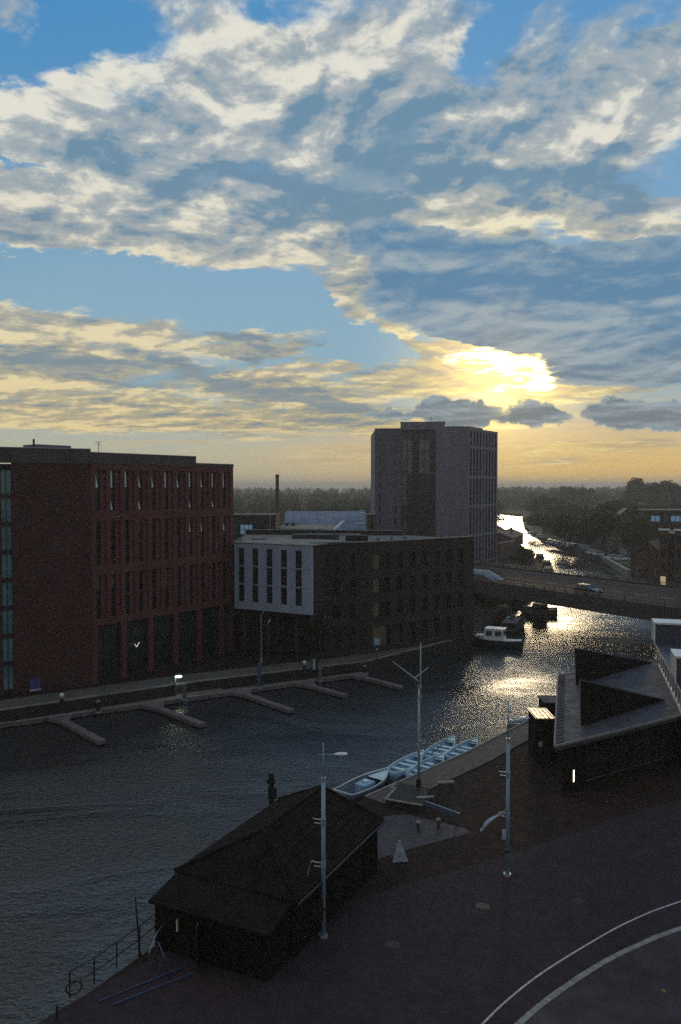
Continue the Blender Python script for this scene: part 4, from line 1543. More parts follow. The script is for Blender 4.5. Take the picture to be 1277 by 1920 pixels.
# ------------------------------------------------------------------ flag mast with yard and gaff
def flag_mast():
    b = P(785, 1488, G)
    d = b.y
    Z = lambda py: CAM_Z - (py - HORIZON) / F * d - G
    XX = lambda px: (px - 785) / F * d
    t = thing('flag_mast', 'tall pale ship style mast with a yard standing on a plinth by the rowing boats', 'mast', (b.x, b.y, G + .45))
    o = .45
    MB().tube([(0, 0, 0), (0, 0, Z(1288) - o)], [.085, .065], 12).build('lower_mast', M_mast, t, smooth=True)
    MB().tube([(.1, 0, Z(1322) - o), (.1, 0, Z(1207) - o)], [.055, .03], 10).build('topmast', M_mast, t, smooth=True)
    B(-.08, .18, -.08, .08, Z(1312) - o, Z(1308) - o).build('mast_cap', M_metal, t)
    B(-.08, .18, -.08, .08, Z(1292) - o, Z(1288) - o).build('mast_cap', M_metal, t)
    MB().tube([(XX(735), .15, Z(1243) - o), (XX(784), .05, Z(1280) - o)], [.025, .05], 8).build('gaff', M_mast, t)
    MB().tube([(XX(776), -.2, Z(1273) - o), (XX(803), .1, Z(1254) - o)], [.045, .03], 8).build('spreader', M_mast, t)
    for (x, y) in ((-1.6, 1.2), (1.7, 1.0), (.2, -1.8)):
        MB().tube([(0, 0, Z(1300) - o), (x, y, .1)], .008, 4).build('stay', M_metal, t)
    MB().tube([(0, 0, 0), (0, 0, .5)], .16, 12).build('mast_heel', M_black, t)


M_mast = mat('pale_mast_paint', (.36, .46, .52), .5, var=.15, streak=True)
flag_mast()


M_dblue = mat('dim_blue_paint', (.06, .095, .17), .55, var=.2)


def plinth():
    a = P(723, 1499, G + .4)
    b = P(792, 1511, G + .4)
    c = P(806, 1478, G + .4)
    e = P(752, 1468, G + .4)
    org = Vector((a.x, a.y, G))
    t = thing('mast_plinth', 'low dark walled plinth with pale coping round the mast foot', 'plinth', org)
    L = lambda p: (p.x - org.x, p.y - org.y)
    MB().prism([L(a), L(b), L(c), L(e)], 0, .40).build('body', M_dbrick, t)
    for p, q in ((a, b), (a, e)):
        m = p.lerp(q, .62) if q is e else q
        MB().bar(Vector((*L(p), .43)), Vector((*L(m), .43)), .14, .06).build('coping', M_kerb, t)
    m = a.lerp(e, .62)
    m2 = m + (b - a) * -.12
    MB().bar(Vector((*L(m), .44)), Vector((*L(m2), .44)), .13, .06).build('coping', M_kerb, t)
    MB().bar(Vector((*L(m2), .43)), Vector((*L(m2 + (e - a) * .36), .43)), .13, .06).build('coping', M_kerb, t)
    for px, py in ((797, 1507), (836, 1478)):
        p = P(px, py, G)
        s = thing('quay_bench', 'short stone bench on the quay ' + ('at the plinth corner' if px < 800 else 'right of the mast'), 'bench', p, R(10), 'stone benches by the mast')
        B(-.55, .55, -.12, .14, .34, .44).build('seat', M_kerb, s)
        for x in (-.4, .4):
            B(x - .07, x + .07, -.1, .12, 0, .34).build('leg', M_dconc, s)
    a, b = P(797, 1524, G), P(862, 1546, G)
    s = thing('painted_barrier', 'long blue painted timber barrier lying across the terrace edge', 'barrier', a, math.atan2(b.y - a.y, b.x - a.x))
    L_ = (b - a).length
    MB().bar((0, 0, .62), (L_, 0, .55), .16, .22).build('beam', M_dblue, s)
    for q in (.08, .5, .92):
        B(L_ * q - .06, L_ * q + .06, -.06, .06, 0, .47).build('leg', M_dblue, s)
    for i, (px, py) in enumerate(((784, 1558), (822, 1553))):
        p = P(px, py, G + .02)
        s = thing('mooring_bollard', ('left' if i == 0 else 'right') + ' one of two small domed bollards on the terrace', 'bollard', p, 0, 'domed bollards')
        MB().tube([(0, 0, 0), (0, 0, .42), (0, 0, .46)], [.1, .09, .12], 10).build('shaft', M_dconc, s)
        MB().tube([(0, 0, .46), (0, 0, .55), (0, 0, .60)], [.16, .13, .04], 10).build('cap', M_kerb, s, smooth=True)
    p = P(749, 1612, G)
    s = thing('folding_sign', 'pale triangular folding sign with two round marks on the dark paving', 'sign', p, R(8))
    for yy in (-.25, .25):
        n_ = .04 if yy < 0 else -.04
        MB().add([(-.42, yy, 0), (.42, yy, 0), (.06, 0, 1.0), (-.06, 0, 1.0), (-.42, yy + n_, 0), (.42, yy + n_, 0), (.06, n_, 1.0), (-.06, n_, 1.0)],
                 [(0, 1, 2, 3), (7, 6, 5, 4), (0, 4, 5, 1), (1, 5, 6, 2), (2, 6, 7, 3), (3, 7, 4, 0)]).build('board', M_cloth, s)
    for x in (-.17, .17):
        k = [(x + .12 * math.cos(2 * math.pi * i / 16), -.235 + .25 * (.26 + .12 * math.sin(2 * math.pi * i / 16)), .26 + .12 * math.sin(2 * math.pi * i / 16)) for i in range(17)]
        MB().tube(k, .02, 5).build('round_mark', M_black, s)
    mk = MB()
    for p0, p1 in (((-.17, .26), (-.02, .46)), ((-.02, .46), (.17, .26)), ((-.17, .26), (.04, .27)), ((.04, .27), (-.02, .46))):
        mk.bar((p0[0], -.24 + .25 * p0[1], p0[1]), (p1[0], -.24 + .25 * p1[1], p1[1]), .022)
    mk.build('cycle_mark', M_black, s)


plinth()


# ------------------------------------------------------------------ near railing, pole and slip gear at the bottom left
M_trestle = mat('dark_blue_steel', (.05, .07, .16), .5)


def near_rail():
    pts = [P(*q, G) for q in ((112, 1912), (131, 1872), (177, 1846), (219, 1815), (262, 1783))]
    org = pts[1].copy()
    t = thing('quay_railing', 'dark two bar railing along the water left of the boathouse', 'railing', org)
    h = 1.05
    run = pts[1:] + [Vector((-8.0, 34.0, G))]
    for p in run:
        q = p - org
        MB().tube([q, q + Vector((0, 0, h))], .03, 8).build('post', M_black, t)
    for z in (h, .5):
        MB().tube([p - org + Vector((0, 0, z)) for p in run], .025, 8).build('rail', M_black, t)
    ring = [Vector((.1 + .26 * math.cos(a * math.pi / 8), .18 + .12 * math.cos(a * math.pi / 8), .30 + .26 * math.sin(a * math.pi / 8))) for a in range(17)]
    tag(MB().tube([r + org for r in ring], .035, 6).build('lifebuoy_ring', M_black), 'thin dark hoop leaning at the foot of the railing end post', 'hoop')
    p = P(107, 1913, G)
    s = thing('short_post', 'short dark post with an arm at the bottom left water edge', 'post', p)
    MB().tube([(0, 0, 0), (0, 0, .55)], .04, 8).build('shaft', M_black, s)
    MB().tube([(0, 0, .5), (.35, .02, .4)], .02, 6).build('arm', M_black, s)
    p = P(262, 1792, G)
    s = thing('thin_pole', 'thin leaning dark pole rising beside the railing', 'pole', p)
    MB().tube([(0, 0, 0), (-.16, 0, 2.5)], [.045, .025], 8).build('shaft', M_black, s)
    MB().tube([(0, 0, 0), (0, 0, .1)], .09, 8).build('foot', M_black, s)
    # launching rails on the slip and a steel trestle
    for i, (a, b) in enumerate((((185, 1880), (345, 1815)), ((212, 1886), (362, 1826)))):
        a, b = P(*a, G), P(*b, G)
        s = thing('launching_rail', ('left' if i == 0 else 'right') + ' steel launching rail laid in the dark paving before the boathouse', 'rail', a, math.atan2(b.y - a.y, b.x - a.x), 'launching rails')
        Lr = (b - a).length
        MB().bar((0, 0, .04), (Lr, 0, .04), .045, .06).build('rail_head', M_trestle, s)
        for k in range(8):
            B(Lr * (k + .5) / 8 - .08, Lr * (k + .5) / 8 + .08, -.12, .12, 0, .02).build('chair', M_black, s)
    a = P(300, 1838, G)
    s = thing('boat_trestle', 'blue steel trestle standing on the slip before the boathouse', 'trestle', a, R(25))
    for y in (0, .9):
        MB().bar((-.25, y, 0), (.15, y, .95), .035).build('leg', M_trestle, s)
        MB().bar((.5, y, 0), (.15, y, .95), .035).build('leg', M_trestle, s)
    MB().bar((.15, -.1, .97), (.15, 1.0, .97), .045).build('crossbar', M_trestle, s)
    a = P(280, 1808, G)
    s = thing('slip_handrail', 'thin pale bent handrail on the slip beside the boathouse wall', 'handrail', a, R(40))
    MB().tube([(0, 0, 0), (0, 0, .5), (.5, .3, 1.0), (1.1, .7, 1.05)], .022, 6).build('rail', M_metal, s)
    MB().tube([(1.1, .7, 0), (1.1, .7, 1.05)], .022, 6).build('post', M_metal, s)
    p = P(1245, 1862, G + .1)
    s = thing('marker_stud', 'small orange brown marker stud on the pavement at bottom right', 'marker', p)
    MB().tube([(0, 0, 0), (0, 0, .10), (0, 0, .14)], [.08, .07, .03], 10).build('stud', mat('orange_stud', (.3, .14, .05), .5), s)
    MB().tube([(0, 0, 0), (0, 0, .02)], .11, 10).build('flange', M_dconc, s)


near_rail()


# ------------------------------------------------------------------ boats
def hull_loft(L, Bm, D, sheer=.25, bow=1.6, stern=.75, n=14, m=8, flat=.75, t0=0.0):
    """rings of an open hull along x (bow at +x), z=0 at the keel, gunwale at D"""
    rings = []
    for i in range(n + 1):
        s = i / n
        x = -L / 2 + L * s
        fb = 1 - max(0, (s - .45) / .55) ** bow
        fs = stern + (1 - stern) * min(1, s / .35)
        w = Bm / 2 * max(fb, 0.015) * fs
        g = D + sheer * (max(0, (s - .4) / .6) ** 2) + sheer * .35 * (max(0, (.3 - s) / .3) ** 2)
        keel = .0 + D * .75 * max(0, (s - .8) / .2) ** 2
        row = []
        for j in range(m + 1):
            a = -1 + 2 * j / m
            k = abs(a)
            y = w * (1 - (1 - k) ** 1.7) * (1 if a > 0 else -1) if k else 0
            z = keel + (g - keel) * (k ** (1 / (1 - flat + .25)) if k < 1 else 1)
            row.append((x, y, z))
        rings.append(row)
    return rings


def loft_mesh(rings, stern_cap=True):
    mb = MB()
    n, m = len(rings), len(rings[0])
    vs = [p for r in rings for p in r]
    fs = [(i * m + j, (i + 1) * m + j, (i + 1) * m + j + 1, i * m + j + 1) for i in range(n - 1) for j in range(m - 1)]
    if stern_cap:
        fs.append(tuple(range(m)))
    return mb.add(vs, fs)


def rowing_boat(L=4.9, Bm=1.55):
    t = thing('rowing_boat', '', 'rowing boat', (0, 0, 0), 0, 'pale blue rowing boats moored at the boardwalk')
    r = hull_loft(L, Bm, .78, .24, 2.0, .68)
    o = loft_mesh(r).build('hull', M_boat2, t, smooth=True)
    md = o.modifiers.new('thickness', 'SOLIDIFY')
    md.thickness = .04
    md.offset = 1
    for sgn in (0, -1):
        MB().tube([Vector(q[sgn]) + Vector((0, 0, .03)) for q in r], .045, 6).build('gunwale', M_boat, t)
    for i, s in enumerate((.12, .32, .52, .70, .86)):
        k = int(s * 14)
        w = abs(r[k][-1][1]) * .97
        z = r[k][-1][2] - .16
        x = r[k][0][0]
        B(x - (.16 if i else .28), x + .16, -w, w, z, z + .04).build('thwart', M_boat, t)
    B(-L / 2 + .1, L / 2 - 1.0, -.34, .34, .22, .26).build('floor_board', M_boat2, t)
    k = 13
    MB().poly([Vector(r[12][0]) - Vector((0, 0, .04)), Vector(r[12][-1]) - Vector((0, 0, .04)), Vector(r[14][-1]) - Vector((0, 0, .03)), Vector(r[14][0]) - Vector((0, 0, .03))]).build('bow_deck', M_boat, t)
    return t


def boat_line(o, a, b):
    a, b = Vector(a), Vector(b)
    m_ = a.lerp(b, .5) - Vector((0, 0, .12))
    MB().tube([a, m_, b], .012, 5).build('mooring_line', M_timber, o)


RB = rowing_boat()
rows = [((729, 1450), (796, 1411), 'pale blue rowing boat between the open launch and the mast, on the water side'),
        ((769, 1457), (836, 1415), 'pale blue rowing boat moored against the boardwalk just right of the mast'),
        ((794, 1424), (859, 1381), 'outermost pale blue rowing boat at the far end, away from the boardwalk'),
        ((837, 1425), (901, 1384), 'pale blue rowing boat moored against the boardwalk at the far end, beside the glare')]
for i, (a, b, lab) in enumerate(rows):
    o = RB if i == 0 else copy_tree(RB)
    a, b = P(*a, .72), P(*b, .72)
    c = (a + b) / 2
    o.location = (c.x, c.y, -.08)
    o.rotation_euler = (0, 0, math.atan2(b.y - a.y, b.x - a.x))
    o['label'] = lab
    if i % 2:
        boat_line(o, (1.9, -.35, .9), (2.4, -1.9, 1.5))
        boat_line(o, (-2.2, -.4, .8), (-2.5, -1.9, 1.5))
    if i == 2:
        MB().bar((-1.6, .2, .66), (.9, .35, .72), .05).build('oar', M_timber, o)
    if i == 1:
        MB().bar((-1.5, -.25, .66), (1.1, -.1, .72), .05).build('oar', M_timber, o)


def launch():
    a, b = P(646, 1488, .55), P(724, 1450, .55)
    c = (a + b) / 2
    t = thing('open_launch', 'larger open launch with an engine box moored nearest the boathouse', 'launch', (c.x, c.y, -.12), math.atan2(b.y - a.y, b.x - a.x))
    r = hull_loft(5.3, 1.95, .72, .25, 2.2, .8)
    o = loft_mesh(r).build('hull', M_hullgrey, t, smooth=True)
    md = o.modifiers.new('thickness', 'SOLIDIFY')
    md.thickness = .05
    md.offset = 1
    for sgn in (0, -1):
        MB().tube([Vector(q[sgn]) + Vector((0, 0, .03)) for q in r], .055, 6).build('gunwale', M_lum, t)
    MB().bar(Vector(r[0][0]) + Vector((0, 0, .03)), Vector(r[0][-1]) + Vector((0, 0, .03)), .09, .09).build('transom_cap', M_lum, t)
    B(-.7, .5, -.45, .45, .15, .78).build('engine_box', M_boat2, t, bevel=.04)
    B(-.25, .15, -.2, .2, .785, .92).build('engine_lid', M_boat, t, bevel=.03)
    MB().poly([Vector(r[10][0]) - Vector((0, 0, .12)), Vector(r[10][-1]) - Vector((0, 0, .12)), Vector(r[14][-1]) - Vector((0, 0, .05)), Vector(r[14][0]) - Vector((0, 0, .05))]).build('foredeck', M_boat, t)
    B(-2.4, -1.9, -.75, .75, .45, .5).build('stern_seat', M_boat2, t)
    MB().bar((-1.2, -.6, .55), (.2, -.75, .62), .05).build('oar', M_timber, t)


M_hullgrey = mat('grey_blue_hull', (.10, .13, .17), .45, var=.25)
launch()


def dinghy():
    p = P(985, 1356, .2)
    t = thing('small_dinghy', 'small dinghy moored at the boardwalk end beside the kiosk', 'dinghy', (p.x, p.y, -.08), R(15))
    r = hull_loft(2.8, 1.2, .42, .15, 2.0, .8)
    o = loft_mesh(r).build('hull', M_cloth, t, smooth=True)
    md = o.modifiers.new('thickness', 'SOLIDIFY')
    md.thickness = .04
    for sgn in (0, -1):
        MB().tube([Vector(q[sgn]) + Vector((0, 0, .02)) for q in r], .04, 6).build('gunwale', M_boat, t)
    B(-.3, 0, -.5, .5, .28, .32).build('thwart', M_timber, t)
    B(-1.0, -.7, -.5, .5, .28, .32).build('thwart', M_timber, t)


dinghy()


def cabin_cruiser(name, label, loc, rz, L, Bm, cab, hullm, cabm, topm=None, low=False, group=None):
    """decked hull with a windowed cabin"""
    t = thing(name, label, 'boat', loc, rz, group)
    D = 1.35 if not low else 1.05
    r = hull_loft(L, Bm, D, .35 if not low else .15, 2.4 if not low else 4.0, .85)
    h = loft_mesh(r).build('hull', hullm, t, smooth=True)
    dk = MB()
    n = len(r)
    for i in range(n - 1):
        dk.add([Vector(r[i][0]) - Vector((0, 0, .1)), Vector(r[i + 1][0]) - Vector((0, 0, .1)), Vector(r[i + 1][-1]) - Vector((0, 0, .1)), Vector(r[i][-1]) - Vector((0, 0, .1))], [(0, 1, 2, 3)])
    dk.build('deck', topm or cabm, t)
    for sgn in (0, -1):
        MB().tube([Vector(q[sgn]) for q in r], .05, 6).build('rubbing_strake', M_black, t)
    for (x0, x1, w, z0, z1, rake, nw) in cab:
        w2 = w * .9
        vs = [(x0, -w, z0), (x1, -w, z0), (x1, w, z0), (x0, w, z0), (x0 + rake * .3, -w2, z1), (x1 - rake, -w2, z1), (x1 - rake, w2, z1), (x0 + rake * .3, w2, z1)]
        c = MB().add(vs, [(3, 2, 1, 0), (4, 5, 6, 7), (0, 1, 5, 4), (1, 2, 6, 5), (2, 3, 7, 6), (3, 0, 4, 7)]).build('cabin', cabm, t, bevel=.04)
        B(x0 - .08, x1 - rake + .08, -w2 - .08, w2 + .08, z1 + .002, z1 + .06).build('cabin_roof', topm or cabm, c)
        zm0, zm1 = z0 + (z1 - z0) * .45, z0 + (z1 - z0) * .85
        yk = lambda z: w + (w2 - w) * (z - z0) / (z1 - z0)
        for k in range(nw):
            a = x0 + (x1 - x0 - rake) * (k + .15) / nw + .12
            b = x0 + (x1 - x0 - rake) * (k + .85) / nw + .08
            for sg in (-1, 1):
                MB().add([(a, sg * (yk(zm0) + .012), zm0), (b, sg * (yk(zm0) + .012), zm0), (b, sg * (yk(zm1) + .012), zm1), (a, sg * (yk(zm1) + .012), zm1),
                          (a, sg * (yk(zm0) - .02), zm0), (b, sg * (yk(zm0) - .02), zm0), (b, sg * (yk(zm1) - .02), zm1), (a, sg * (yk(zm1) - .02), zm1)],
                         [(0, 1, 2, 3), (7, 6, 5, 4), (0, 4, 5, 1), (1, 5, 6, 2), (2, 6, 7, 3), (3, 7, 4, 0)]).build('window', M_glass, c)
        for sg in (-.48, .48):                         # end windows
            yy = w2 * sg
            B(x0 - .02 + rake * .15, x0 + .1, yy - w2 * .36, yy + w2 * .36, zm0, zm1).build('window', M_glass, c)
    rail = MB()
    pts = [Vector(r[i][0]) + Vector((0, .08, .5)) for i in range(7, 15)] + [Vector(r[i][-1]) + Vector((0, -.08, .5)) for i in range(14, 6, -1)]
    rail.tube(pts, .018, 5)
    rail.build('guard_rail', M_metal, t)
    return t


qd = math.atan2(134 - 104.5, 28 - 17.6)
cabin_cruiser('cabin_cruiser', 'white cabin cruiser with a square wheelhouse moored in front of the apartments', (20.0, 104.5, -.35), R(158), 7.6, 2.7,
              [(-1.6, 1.2, 1.0, 1.2, 2.75, .35, 2), (1.2, 2.6, .8, 1.2, 1.75, .5, 1)], M_hull, M_paint)
cabin_cruiser('canal_barge', 'dark canal barge heaped with gear moored just beyond the white cruiser', (25.6, 117.5, -.3), R(70), 13.0, 2.9,
              [(-5.0, 1.5, 1.1, .9, 1.9, .1, 4)], M_hull, M_green, M_timber, True)
cabin_cruiser('narrow_boat', 'narrow boat with a red cabin moored against the far quay behind the barge', (25.4, 127.0, -.3), R(68), 14.0, 2.1,
              [(-5.5, 3.5, .85, .9, 1.95, .1, 6)], M_green, M_red, M_black, True)
cabin_cruiser('river_cruiser', 'white hulled cruiser showing its stern under the bridge', (32.6, 131.5, -.45), R(165), 6.2, 2.3,
              [(-1.6, 1.2, .9, 1.15, 2.1, .4, 3)], M_paint, M_navyroof, M_black)
for i, (x, y, m, lab) in enumerate(((45.6, 176, M_hull, 'dark boat moored beyond the bridge, nearest to it'), (49.6, 190, M_green, 'green boat second from the bridge on the far reach'),
                                    (53.2, 206, M_hull, 'dark boat third from the bridge on the far reach'), (56.4, 226, M_red, 'reddish boat farthest along the left bank of the canal'))):
    cabin_cruiser('moored_boat', lab, (x, y, -.3), R(74), 11.5, 2.6, [(-3.5, 2.0, 1.0, .9, 2.1, .2, 4)], m, M_brownp, M_timber, True, 'boats on the far reach')
# gear heaped on the barge roof
heap = thing('deck_gear', 'heap of bicycles, boxes and canvas on the barge roof', 'gear', (25.0, 115.5, 1.63), R(70))
for k in range(10):
    x, y, s = rng.uniform(-2.2, 2.6), rng.uniform(-.8, .8), rng.uniform(.2, .55)
    B(x - s, x + s, y - s * .6, y + s * .6, 0, s * rng.uniform(.7, 1.4)).build('box', rng.choice([M_timber, M_cloth, M_black, M_brownp]), heap, bevel=.05)
for x in (-2.0, .4, 2.2):
    MB().tube([(x, .5, 0), (x, .5, 1.5)], .03, 6).build('stanchion', M_metal, heap)



# ------------------------------------------------------------------ pontoon on the far side
def pontoon():
    a, b = P(-60, 1362, .45), P(684, 1259, .45)
    line = [a, P(0, 1352, .45), P(340, 1304, .45), b]
    d = (b - a).normalized()
    rz = math.atan2(d.y, d.x)
    org = Vector((a.x, a.y, 0))
    t = thing('pontoon', 'long floating pontoon with five fingers along the far quay', 'pontoon', org, rz)
    L = (b - a).length
    inv = Matrix.Rotation(-rz, 3, 'Z')
    loc = lambda p: inv @ (p - org)
    nseg = 13
    for k in range(nseg):
        B(L * k / nseg + .03, L * (k + 1) / nseg - .03, -.75, .75, .1, .45).build('deck_slab', M_pontoon, t)
        B(L * (k + .3) / nseg, L * (k + .7) / nseg, -.65, .65, -.3, .1).build('float', M_black, t)
    for y in (-.72, .72):
        B(0, L, y - .06, y + .06, .45, .56).build('edge_rail', M_kerb, t)
    for (r0, e0) in (((108, 1344), (192, 1388)), ((285, 1322), (381, 1356)), ((450, 1297), (547, 1330)), ((572, 1281), (648, 1302)), ((670, 1265), (753, 1287))):
        r_, e_ = loc(P(*r0, .45)), loc(P(*e0, .45))
        r_.z = e_.z = .43
        dd = (e_ - r_).normalized()
        s = Vector((-dd.y, dd.x, 0)) * .33
        r2 = r_ - dd * .4
        fs = [(r_ + s), (r_ - s), (e_ - s), (e_ + s)]
        fm = MB().prism([(p.x, p.y) for p in fs], .12, .44).build('finger', M_pontoon, t)
        g1, g2 = r_ + dd * 1.5, r_ - Vector((0, 0, 0))
        tri = [(r_.x - .9, -.76), (r_.x + 1.3, -.76), ((g1 + s).x, (g1 + s).y), ((g1 - s).x, (g1 - s).y)]
        MB().prism(tri, .13, .432).build('gusset', M_pontoon, fm)
        for q in (.35, .9):
            c = r_.lerp(e_, q)
            MB().prism([((c + s * .9 - dd * .6).x, (c + s * .9 - dd * .6).y), ((c - s * .9 - dd * .6).x, (c - s * .9 - dd * .6).y), ((c - s * .9 + dd * .6).x, (c - s * .9 + dd * .6).y), ((c + s * .9 + dd * .6).x, (c + s * .9 + dd * .6).y)], -.3, .12).build('float', M_black, fm)
    return t


pontoon()

piles = [((184, 1335), 1316, M_black, 'short dark pontoon pile left of the lit lamp, by the first two fingers'), ((346, 1312), 1284, M_clad2, 'pontoon pile with a ladder just right of the lit lamp'),
         ((486, 1290), 1246, M_dblue, 'tall blue pontoon pile in front of the street lamp column'), ((600, 1276), 1254, M_clad2, 'pontoon pile by the fourth finger, right of the blue post'),
         ((684, 1263), 1250, M_black, 'stubby pile at the far tip of the pontoon')]
for (b, topy, m, lab) in piles:
    p = P(*b, .4)
    h = (b[1] - topy) / F * p.y
    s = thing('pontoon_pile', lab, 'pile', (p.x, p.y, -1.2), 0, 'pontoon piles')
    MB().tube([(0, 0, 0), (0, 0, 1.6 + h)], .2, 12).build('shaft', m, s)
    MB().tube([(0, 0, 1.6 + h), (0, 0, 1.72 + h), (0, 0, 1.8 + h)], [.22, .2, .05], 12).build('cap', M_dblue if m is M_dblue else M_clad, s)
    MB().tube([(0, 0, 1.55), (0, 0, 1.7)], .3, 12).build('guide_ring', M_metal, s)
    if b[0] == 346:
        for dx in (-.35, .35):
            MB().tube([(dx, -.5, .9), (dx, -.5, 2.4)], .03, 6).build('ladder_rail', M_metal, s)

for (b, topy, lab) in (((116, 1322), 1299, 'white domed bollard light on the far promenade below the red building'), ((571, 1258), 1238, 'white domed bollard light on the far promenade right of the street lamps')):
    p = P(*b, G)
    h = (b[1] - topy) / F * p.y
    s = thing('bollard_light', lab, 'bollard light', p, 0, 'bollard lights')
    MB().tube([(0, 0, 0), (0, 0, h - .35)], .16, 12).build('shaft', M_black, s)
    MB().tube([(0, 0, h - .35), (0, 0, h - .1), (0, 0, h)], [.2, .2, .06], 12).build('lens', M_paint, s, smooth=True)
    MB().tube([(0, 0, h - .42), (0, 0, h - .35)], .22, 12).build('collar', M_metal, s)

p = P(328, 1286, G)
s = thing('lit_lamp', 'lit hooded lamp glowing greenish white on a blue post above the pontoon', 'lamp', p)
MB().tube([(0, 0, 0), (0, 0, 1.05)], .13, 10).build('post', M_dblue, s)
MB().tube([(0, 0, 1.0), (.2, 0, 1.12)], .05, 8).build('arm', M_post, s)
MB().tube([(.36, 0, .86), (.36, 0, .92), (.36, 0, 1.06)], [.3, .36, .2], 14).build('diffuser', M_lampglow, s, smooth=True)
MB().tube([(.36, 0, 1.06), (.36, 0, 1.16), (.36, 0, 1.2)], [.26, .18, .04], 14).build('hood', M_post, s)
ll = bpy.data.lights.new('lamp_light', 'POINT')
ll.energy = 14
ll.color = (.8, 1, .68)
ll.shadow_soft_size = .2
lo = bpy.data.objects.new('lamp_light', ll)
COL.objects.link(lo)
lo.parent = s
lo.location = (.36, -.1, .7)

p = P(589, 1256, G)
s = thing('blue_post', 'short blue marker post beside the right hand bollard light', 'post', p)
MB().tube([(0, 0, 0), (0, 0, 1.1)], .15, 10).build('shaft', M_boat2, s)
MB().tube([(0, 0, 1.1), (0, 0, 1.2)], .18, 10).build('cap', M_post, s)
p = P(707, 1238, G)
s = thing('lifebuoy_sign', 'post with a blue square sign on the promenade by the apartment corner', 'sign', p)
MB().tube([(0, 0, 0), (0, 0, 2.5)], .05, 8).build('post', M_black, s)
B(-.3, .3, -.1, -.04, 1.75, 2.45).build('sign_plate', M_boat2, s)
B(-.12, .12, -.09, -.03, 1.1, 1.4).build('notice', M_cloth, s)

for i, (b, topy, m, lab) in enumerate((((490, 1243), 1150, M_post, 'tall pale street lamp column on the promenade under the white wing'), ((500, 1248), 1168, M_black, 'dark street lamp just right of the pale column, with a white head'),
                                       ((536, 1222), 1139, M_black, 'dark street lamp right under the middle of the white wing'))):
    p = P(*b, G)
    h = (b[1] - topy) / F * p.y
    s = thing('street_lamp', lab, 'street lamp', p, 0, 'promenade street lamps')
    MB().tube([(0, 0, 0), (0, 0, h)], [.07, .05], 8).build('column', m, s)
    MB().tube([(0, 0, h - .05), (.25, -.1, h + .15)], .04, 6).build('arm', m, s)
    MB().bar((.18, -.08, h + .06), (.42, -.16, h + .42), .16, .08).build('lamp_head', M_paint if i else M_post, s)
    MB().tube([(0, 0, 0), (0, 0, .6)], .11, 8).build('base', m, s)

# two low signs by the left wing
p = P(66, 1300, G)
s = thing('notice_board', 'low blue notice board at the foot of the red building wing', 'sign', p, R(30))
for x in (-.45, .45):
    B(x - .05, x + .05, -.05, .05, 0, 1.5).build('leg', M_black, s)
B(-.5, .5, -.08, -.051, .5, 1.45).build('panel', mat('sign_blue', (.06, .06, .2), .5), s)
B(-.5, .5, -.082, -.052, .25, .45).build('lower_panel', M_cloth, s)


# ------------------------------------------------------------------ trees
def leaf_cloud(n, rx, ry, rz, size, seed, clumps=14, core=.35):
    """leaf faces gathered in clumps inside an uneven crown"""
    r = random.Random(seed)
    cl = []
    for k in range(clumps):
        a, e = r.uniform(0, 6.283), math.asin(r.uniform(-.75, 1))
        q = r.uniform(.45, .85)
        cl.append((q * rx * math.cos(a) * math.cos(e), q * ry * math.sin(a) * math.cos(e), q * rz * math.sin(e), r.uniform(.28, .48)))
    vs, fs = [], []
    for i in range(n):
        c = r.choice(cl)
        d = Vector((r.gauss(0, 1), r.gauss(0, 1), r.gauss(0, 1))).normalized() * (r.random() ** .4)
        p = Vector((c[0] + d.x * rx * c[3], c[1] + d.y * ry * c[3], c[2] + d.z * rz * c[3]))
        nrm = (d + Vector((r.uniform(-.8, .8), r.uniform(-.8, .8), r.uniform(-.4, 1.0)))).normalized()
        a = nrm.cross(Vector((r.random(), r.random(), r.random() + .1))).normalized()
        b = nrm.cross(a)
        s = size * r.uniform(.6, 1.35)
        k = len(vs)
        vs += [p + a * s, p + b * s * .6, p - a * s, p - b * s * .6]
        fs.append((k, k + 1, k + 2, k + 3))
    return vs, fs


def make_tree(label, h, w, seed, leaves=3200, size=.42, m=M_leaf, group=None, name='tree', mid=.6, half=.40):
    r = random.Random(seed)
    t = thing(name, label, 'tree', (0, 0, 0), 0, group)
    tr = MB()
    base = h * .3
    tr.tube([(0, 0, -.1), (.1, .05, base * .5), (.05, .1, base), (0, 0, h * .75)], [h * .028, h * .022, h * .017, h * .006], 8)
    for k in range(9):
        a = k * 2.4 + r.uniform(-.3, .3)
        z = base * .8 + (h * .55) * k / 9
        rr = w * .42 * (1 - .35 * k / 9)
        tr.tube([(0, 0, z), (rr * .5 * math.cos(a), rr * .5 * math.sin(a), z + h * .08), (rr * math.cos(a), rr * math.sin(a), z + h * .2)], [h * .011, h * .007, h * .003], 5)
    tr.build('trunk', M_bark, t)
    vs, fs = leaf_cloud(leaves, w / 2, w / 2, h * half, size, seed, 22)
    cr = MB().add([v + Vector((0, 0, h * mid)) for v in vs], fs).build('crown', m, t, fix=False)
    return t


protos = []
for k in range(4):
    protos.append(make_tree('', 15, 12 + k, 31 + k, 4200, .55, M_leaf if k % 2 else M_leaf2, 'trees along the right bank of the canal', 'bank_tree'))
used = set()


def plant(px, top_py, y, w, label, k, group=None):
    """a tree standing at depth y whose top reaches a given height"""
    x = (px - W0 / 2) / F * y
    h = CAM_Z - (top_py - HORIZON) / F * y - G
    if k not in used:
        o = protos[k]
        used.add(k)
    else:
        o = copy_tree(protos[k])
    o.location = (x, y, G)
    o.rotation_euler = (0, 0, rng.uniform(0, 6.28))
    o.scale = (w / (12 + k), w / (12 + k), h / 15)
    o['label'] = label
    o['group'] = group or 'trees along the right bank of the canal'


